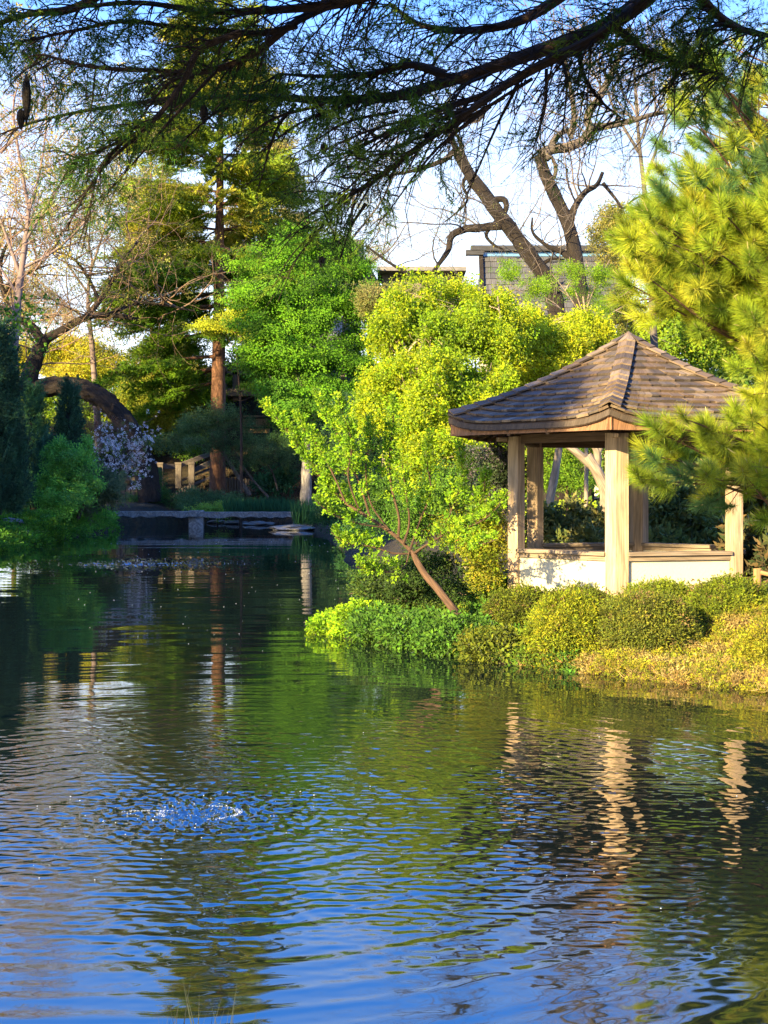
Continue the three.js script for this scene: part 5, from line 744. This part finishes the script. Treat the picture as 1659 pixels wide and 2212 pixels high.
  under('tall dark ivy covered bushes between the maple and the yellow tree', [[760, 900, 62, 60, 60, 280], [800, 980, 60, 60, 60, 280], [740, 990, 64, 50, 60, 240], [830, 900, 58, 40, 70, 240], [730, 1080, 62, 50, 40, 200], [800, 1080, 56, 60, 50, 240]], [[.044, .114, .035], [.070, .158, .044]]);
  under('low bank shrubs along the water right of the iris clump', [[720, 1120, 66, 40, 18, 190], [760, 1135, 58, 40, 26, 200], [800, 1160, 50, 50, 40, 240], [860, 1190, 42, 60, 40, 240]], [[.070, .210, .044], [.052, .149, .035]]);
  under('grey green bushes behind the fence on the left', [[260, 985, 106, 60, 40, 240], [200, 1000, 104, 60, 50, 260], [340, 1000, 105, 60, 36, 220], [380, 1020, 104, 40, 26, 130], [150, 1040, 100, 60, 40, 220], [60, 1060, 96, 80, 40, 240]], [[.052, .105, .035], [.088, .149, .052]]);
  under('russet leaved bush under the arch of the big trunk', [[165, 905, 84, 40, 26, 170], [240, 940, 84, 40, 30, 170], [130, 940, 84, 40, 30, 140]], [[.193, .079, .052], [.263, .140, .070], [.123, .123, .044]]);
  under('mid green bushes clothing the slope right of the arching trunk', [[350, 950, 103, 60, 40, 260], [400, 900, 104, 60, 40, 260], [310, 900, 104, 50, 40, 220], [420, 970, 101, 50, 40, 200], [370, 860, 106, 60, 36, 220], [270, 850, 106, 50, 30, 160]], [[.12, .26, .014], [.17, .31, .014], [.08, .18, .014]], 'far', { gap: -.4 });
  const bank = new Crown('cover', .3); for (let i = 0, t = 0; i < 6500 && t < 60000; t++) { const d = rr(44, 82), q = P(rr(-60, 250), 1100, d), s = shoreDistance(q.x, q.z); if (s < -.2 || s > 6) continue; i++; const hump = .25 * Math.max(0, noise2(q.x * .6, q.z * .5)) + .12 * noise2(q.x * 1.7, q.z * 1.7); bank.add(on(q.x, q.z, hump + rr(-.05, .12)), v(rr(-.4, .4), 1, rr(-.1, .9)), 2.6, pick([[.101, .284, .024], [.074, .203, .022], [.135, .351, .027]]), .25); } const bo = thing('ground_cover', 'lush green low creeper covering the left bank down to the water', 'ground cover', v(0, 0, 0)); bo.userData.kind = 'stuff'; bank.build('foliage', bo);
  const lit = new Crown('cover', .2); for (let i = 0; i < 2600; i++) { const q = P(rr(430, 740), 1080, rr(86, 103)); lit.add(on(q.x, q.z, .03), v(rr(-1, 1), .8, rr(-1, 1)), 2.4, pick([[.16, .1, .06], [.12, .075, .045], [.09, .07, .035]]), .3); } const lo = thing('leaf_litter', 'brown fallen leaves on the slope behind the bridge', 'fallen leaves', v(0, 0, 0)); lo.userData.kind = 'stuff'; lit.build('foliage', lo);
  // reeds at the photographer's feet
  const rw = new Crown('grass', .3), rg = thing('reed_tuft', 'dark grassy reed tips poking up at the bottom edge', 'reeds', v(-.65, 0, -4.7)); const Lr = new Leaves(); for (let i = 0; i < 60; i++) Lr.needle(v(rr(-.2, .16), -.05, rr(-.12, .12)), v(rr(-.3, .3), 1, rr(-.2, .2)), rr(.3, .52), .006, tone(.7, 1.2)); const rm = part('blade', Lr.geometry(), (() => { const m = leafMat(.3).clone(); m.color.setRGB(.05, .06, .04); return m; })(), rg, false); rm.userData.kind = 'stuff';
}
{ // woods beyond, and the tall trees on the left bank that shade the far shore
  seed(75);
  const back = (label, clumps, colour, o = {}) => { const c0 = P(clumps[0][0], clumps[0][1], clumps[0][2]), b = on(c0.x, c0.z); return tree({ name: 'background_tree', label, trunk: [b, b.clone().lerp(c0, .5), c0], r0: .3, r1: .1, bark: M.bark, leaf: 'far', colour, clumps, hollow: .5, gap: -.1, lump: .5, size: 1.25, arms: 6, twigR: .06, ...o }); };
  const SUNNY = [[.46, .42, .015], [.38, .4, .012], [.52, .44, .03]], WARM = [[.36, .27, .1], [.28, .24, .08], [.4, .3, .12]], MEAD = [[.24, .34, .012], [.17, .28, .012]];
  back('sunlit golden tree seen through the arch limbs at the left', [[130, 780, 128, 60, 40, 170], [190, 760, 128, 60, 40, 150], [240, 800, 128, 60, 40, 170], [160, 830, 126, 60, 30, 130], [60, 780, 128, 60, 50, 150]], SUNNY, { more: 2.6, gap: -.3 });
  back('tawny leafless looking tree in low sun at the left edge', [[30, 620, 135, 60, 60, 130], [90, 640, 135, 60, 50, 120], [40, 700, 134, 60, 50, 140], [130, 690, 134, 50, 40, 90], [20, 540, 136, 40, 40, 60]], WARM, { gap: -.05, more: 1.8, size: .9 });
  back('bright yellow green tree glowing left of the tall trunk', [[330, 800, 106, 60, 40, 170], [390, 780, 106, 60, 44, 170], [300, 860, 104, 60, 40, 170], [380, 860, 104, 60, 44, 190], [430, 830, 106, 50, 50, 150], [330, 920, 102, 60, 40, 170], [260, 900, 104, 44, 40, 110]], [[.3, .34, .02], [.2, .29, .02], [.36, .36, .03]], { more: 1.8, gap: -.3 });
  back('green tree filling the gap right of the tall trunk', [[530, 760, 108, 60, 50, 180], [580, 800, 106, 60, 50, 180], [520, 830, 106, 60, 40, 150], [620, 820, 104, 50, 50, 160]], [[.22, .29, .02], [.12, .2, .018]]);
  back('mid green wood behind the left junipers', [[100, 900, 106, 80, 60, 220], [200, 900, 106, 80, 60, 220], [20, 900, 106, 70, 80, 200], [100, 980, 101, 90, 50, 220], [250, 960, 104, 70, 50, 200]], MEAD, { more: 2, gap: -.4 });
  back('pale spring tree behind the house right of the maple', [[800, 560, 130, 60, 50, 60], [870, 600, 130, 60, 40, 70], [760, 480, 132, 60, 60, 50]], [[.3, .3, .1], [.26, .28, .09]], { gap: .25, size: .9 });
  back('dull hazy trees in front of the low tan building', [[900, 640, 84, 90, 26, 300], [1000, 650, 84, 90, 30, 240], [820, 650, 84, 60, 36, 240]], [[.28, .26, .08], [.22, .25, .05]], { size: .8 });
  back('dark wood behind the right hand pine and gazebo', [[1500, 800, 64, 90, 80, 320], [1620, 760, 64, 90, 90, 320], [1420, 760, 66, 60, 70, 220], [1640, 880, 60, 90, 80, 300], [1480, 680, 66, 80, 60, 220], [1600, 640, 66, 80, 70, 240], [1740, 760, 62, 60, 120, 240]], MEAD);
  { const b = on(-11.4, -3.4), g = thing('slender_tree', 'slender tree with a small high crown on the near left bank', 'tree', b), cr = new Crown('far', .3); new Wood().tube(curve([b, v(-11.5, 5, -3.5), v(-11.6, 10.4, -3.6)], 12), .09, .03, 8).build('trunk', M.bark, g); for (let i = 0; i < 330; i++) cr.add(v(-11.35, 9.85, -3.6).add(unit().multiply(v(1.0, .8, 1.0)).multiplyScalar(Math.pow(rnd(), .4))), unit(), rr(.5, .8), pick(GREEN), .2); cr.build('foliage', g); }
  // left bank shade trees, outside the frame on the left
  const shadeTree = (label, x, z, h, r, n, low) => { const b = on(x, z), g = thing('shade_tree', label, 'tree', b), w = new Wood(), cr = new Crown('far', .3); w.tube(curve([b, v(x + .3, b.y + h * .4, z), v(x, b.y + h * .95, z)], 16), .4, .08, 10, .12).build('trunk', M.bark, g); const bw = new Wood(); for (let k = 0; k < 26; k++) { const t = rr(low, .95), az = rr(0, 6.283), L = r * Math.sqrt(Math.max(.08, 1 - Math.abs(t - .45) * 1.6)) * rr(.6, 1), s = v(x, b.y + h * t, z), e = s.clone().add(v(Math.cos(az) * L, rr(-.02, .3) * L, Math.sin(az) * L)); bw.tube(curve([s, s.clone().lerp(e, .5).add(v(0, .2, 0)), e], 5), .09, .02, 4); for (let i = 0; i < n / 26; i++) cr.add(s.clone().lerp(e, rr(.3, 1.05)).add(unit().multiplyScalar(rr(.2, 1.3))), unit(), rr(1.1, 1.8), pick(GREEN), .2); } bw.build('limb', M.bark, g); cr.build('foliage', g); };
  [[-19, -22, 13], [-24, -30, 15], [-19.5, -36, 12], [-27, -40, 17], [-20.5, -47, 12.5], [-31, -50, 18], [-25, -56, 15], [-36, -60, 19], [-42, -48, 20], [-33, -34, 18], [-48, -70, 20], [-24.5, -67, 20], [-38, -78, 18], [-29.5, -66, 20], [-34, -69, 19]].forEach(([x, z, h], i) => shadeTree(['leafy tree nearest the camera on the left bank outside the picture', 'second leafy tree along the left bank, set back from the water', 'shorter leafy tree close to the water on the left bank', 'tall leafy tree on the left bank behind the shorter one', 'small leafy tree at the water left of the junipers', 'very tall leafy tree set well back on the left bank', 'leafy tree on the left bank beside the juniper group', 'tallest leafy tree far back on the left bank', 'lone leafy tree farthest left of the pond', 'leafy tree in the middle of the left bank wood', 'leafy tree at the far left corner of the wood', 'leafy tree behind the left end of the bridge path', 'leafy tree left of the timber fence', 'broad leafy tree in the row left of the bridge', 'last leafy tree of the row left of the bridge'][i], x, z, h, h * .34, 900, .16));
}
renderer.render(scene, camera);
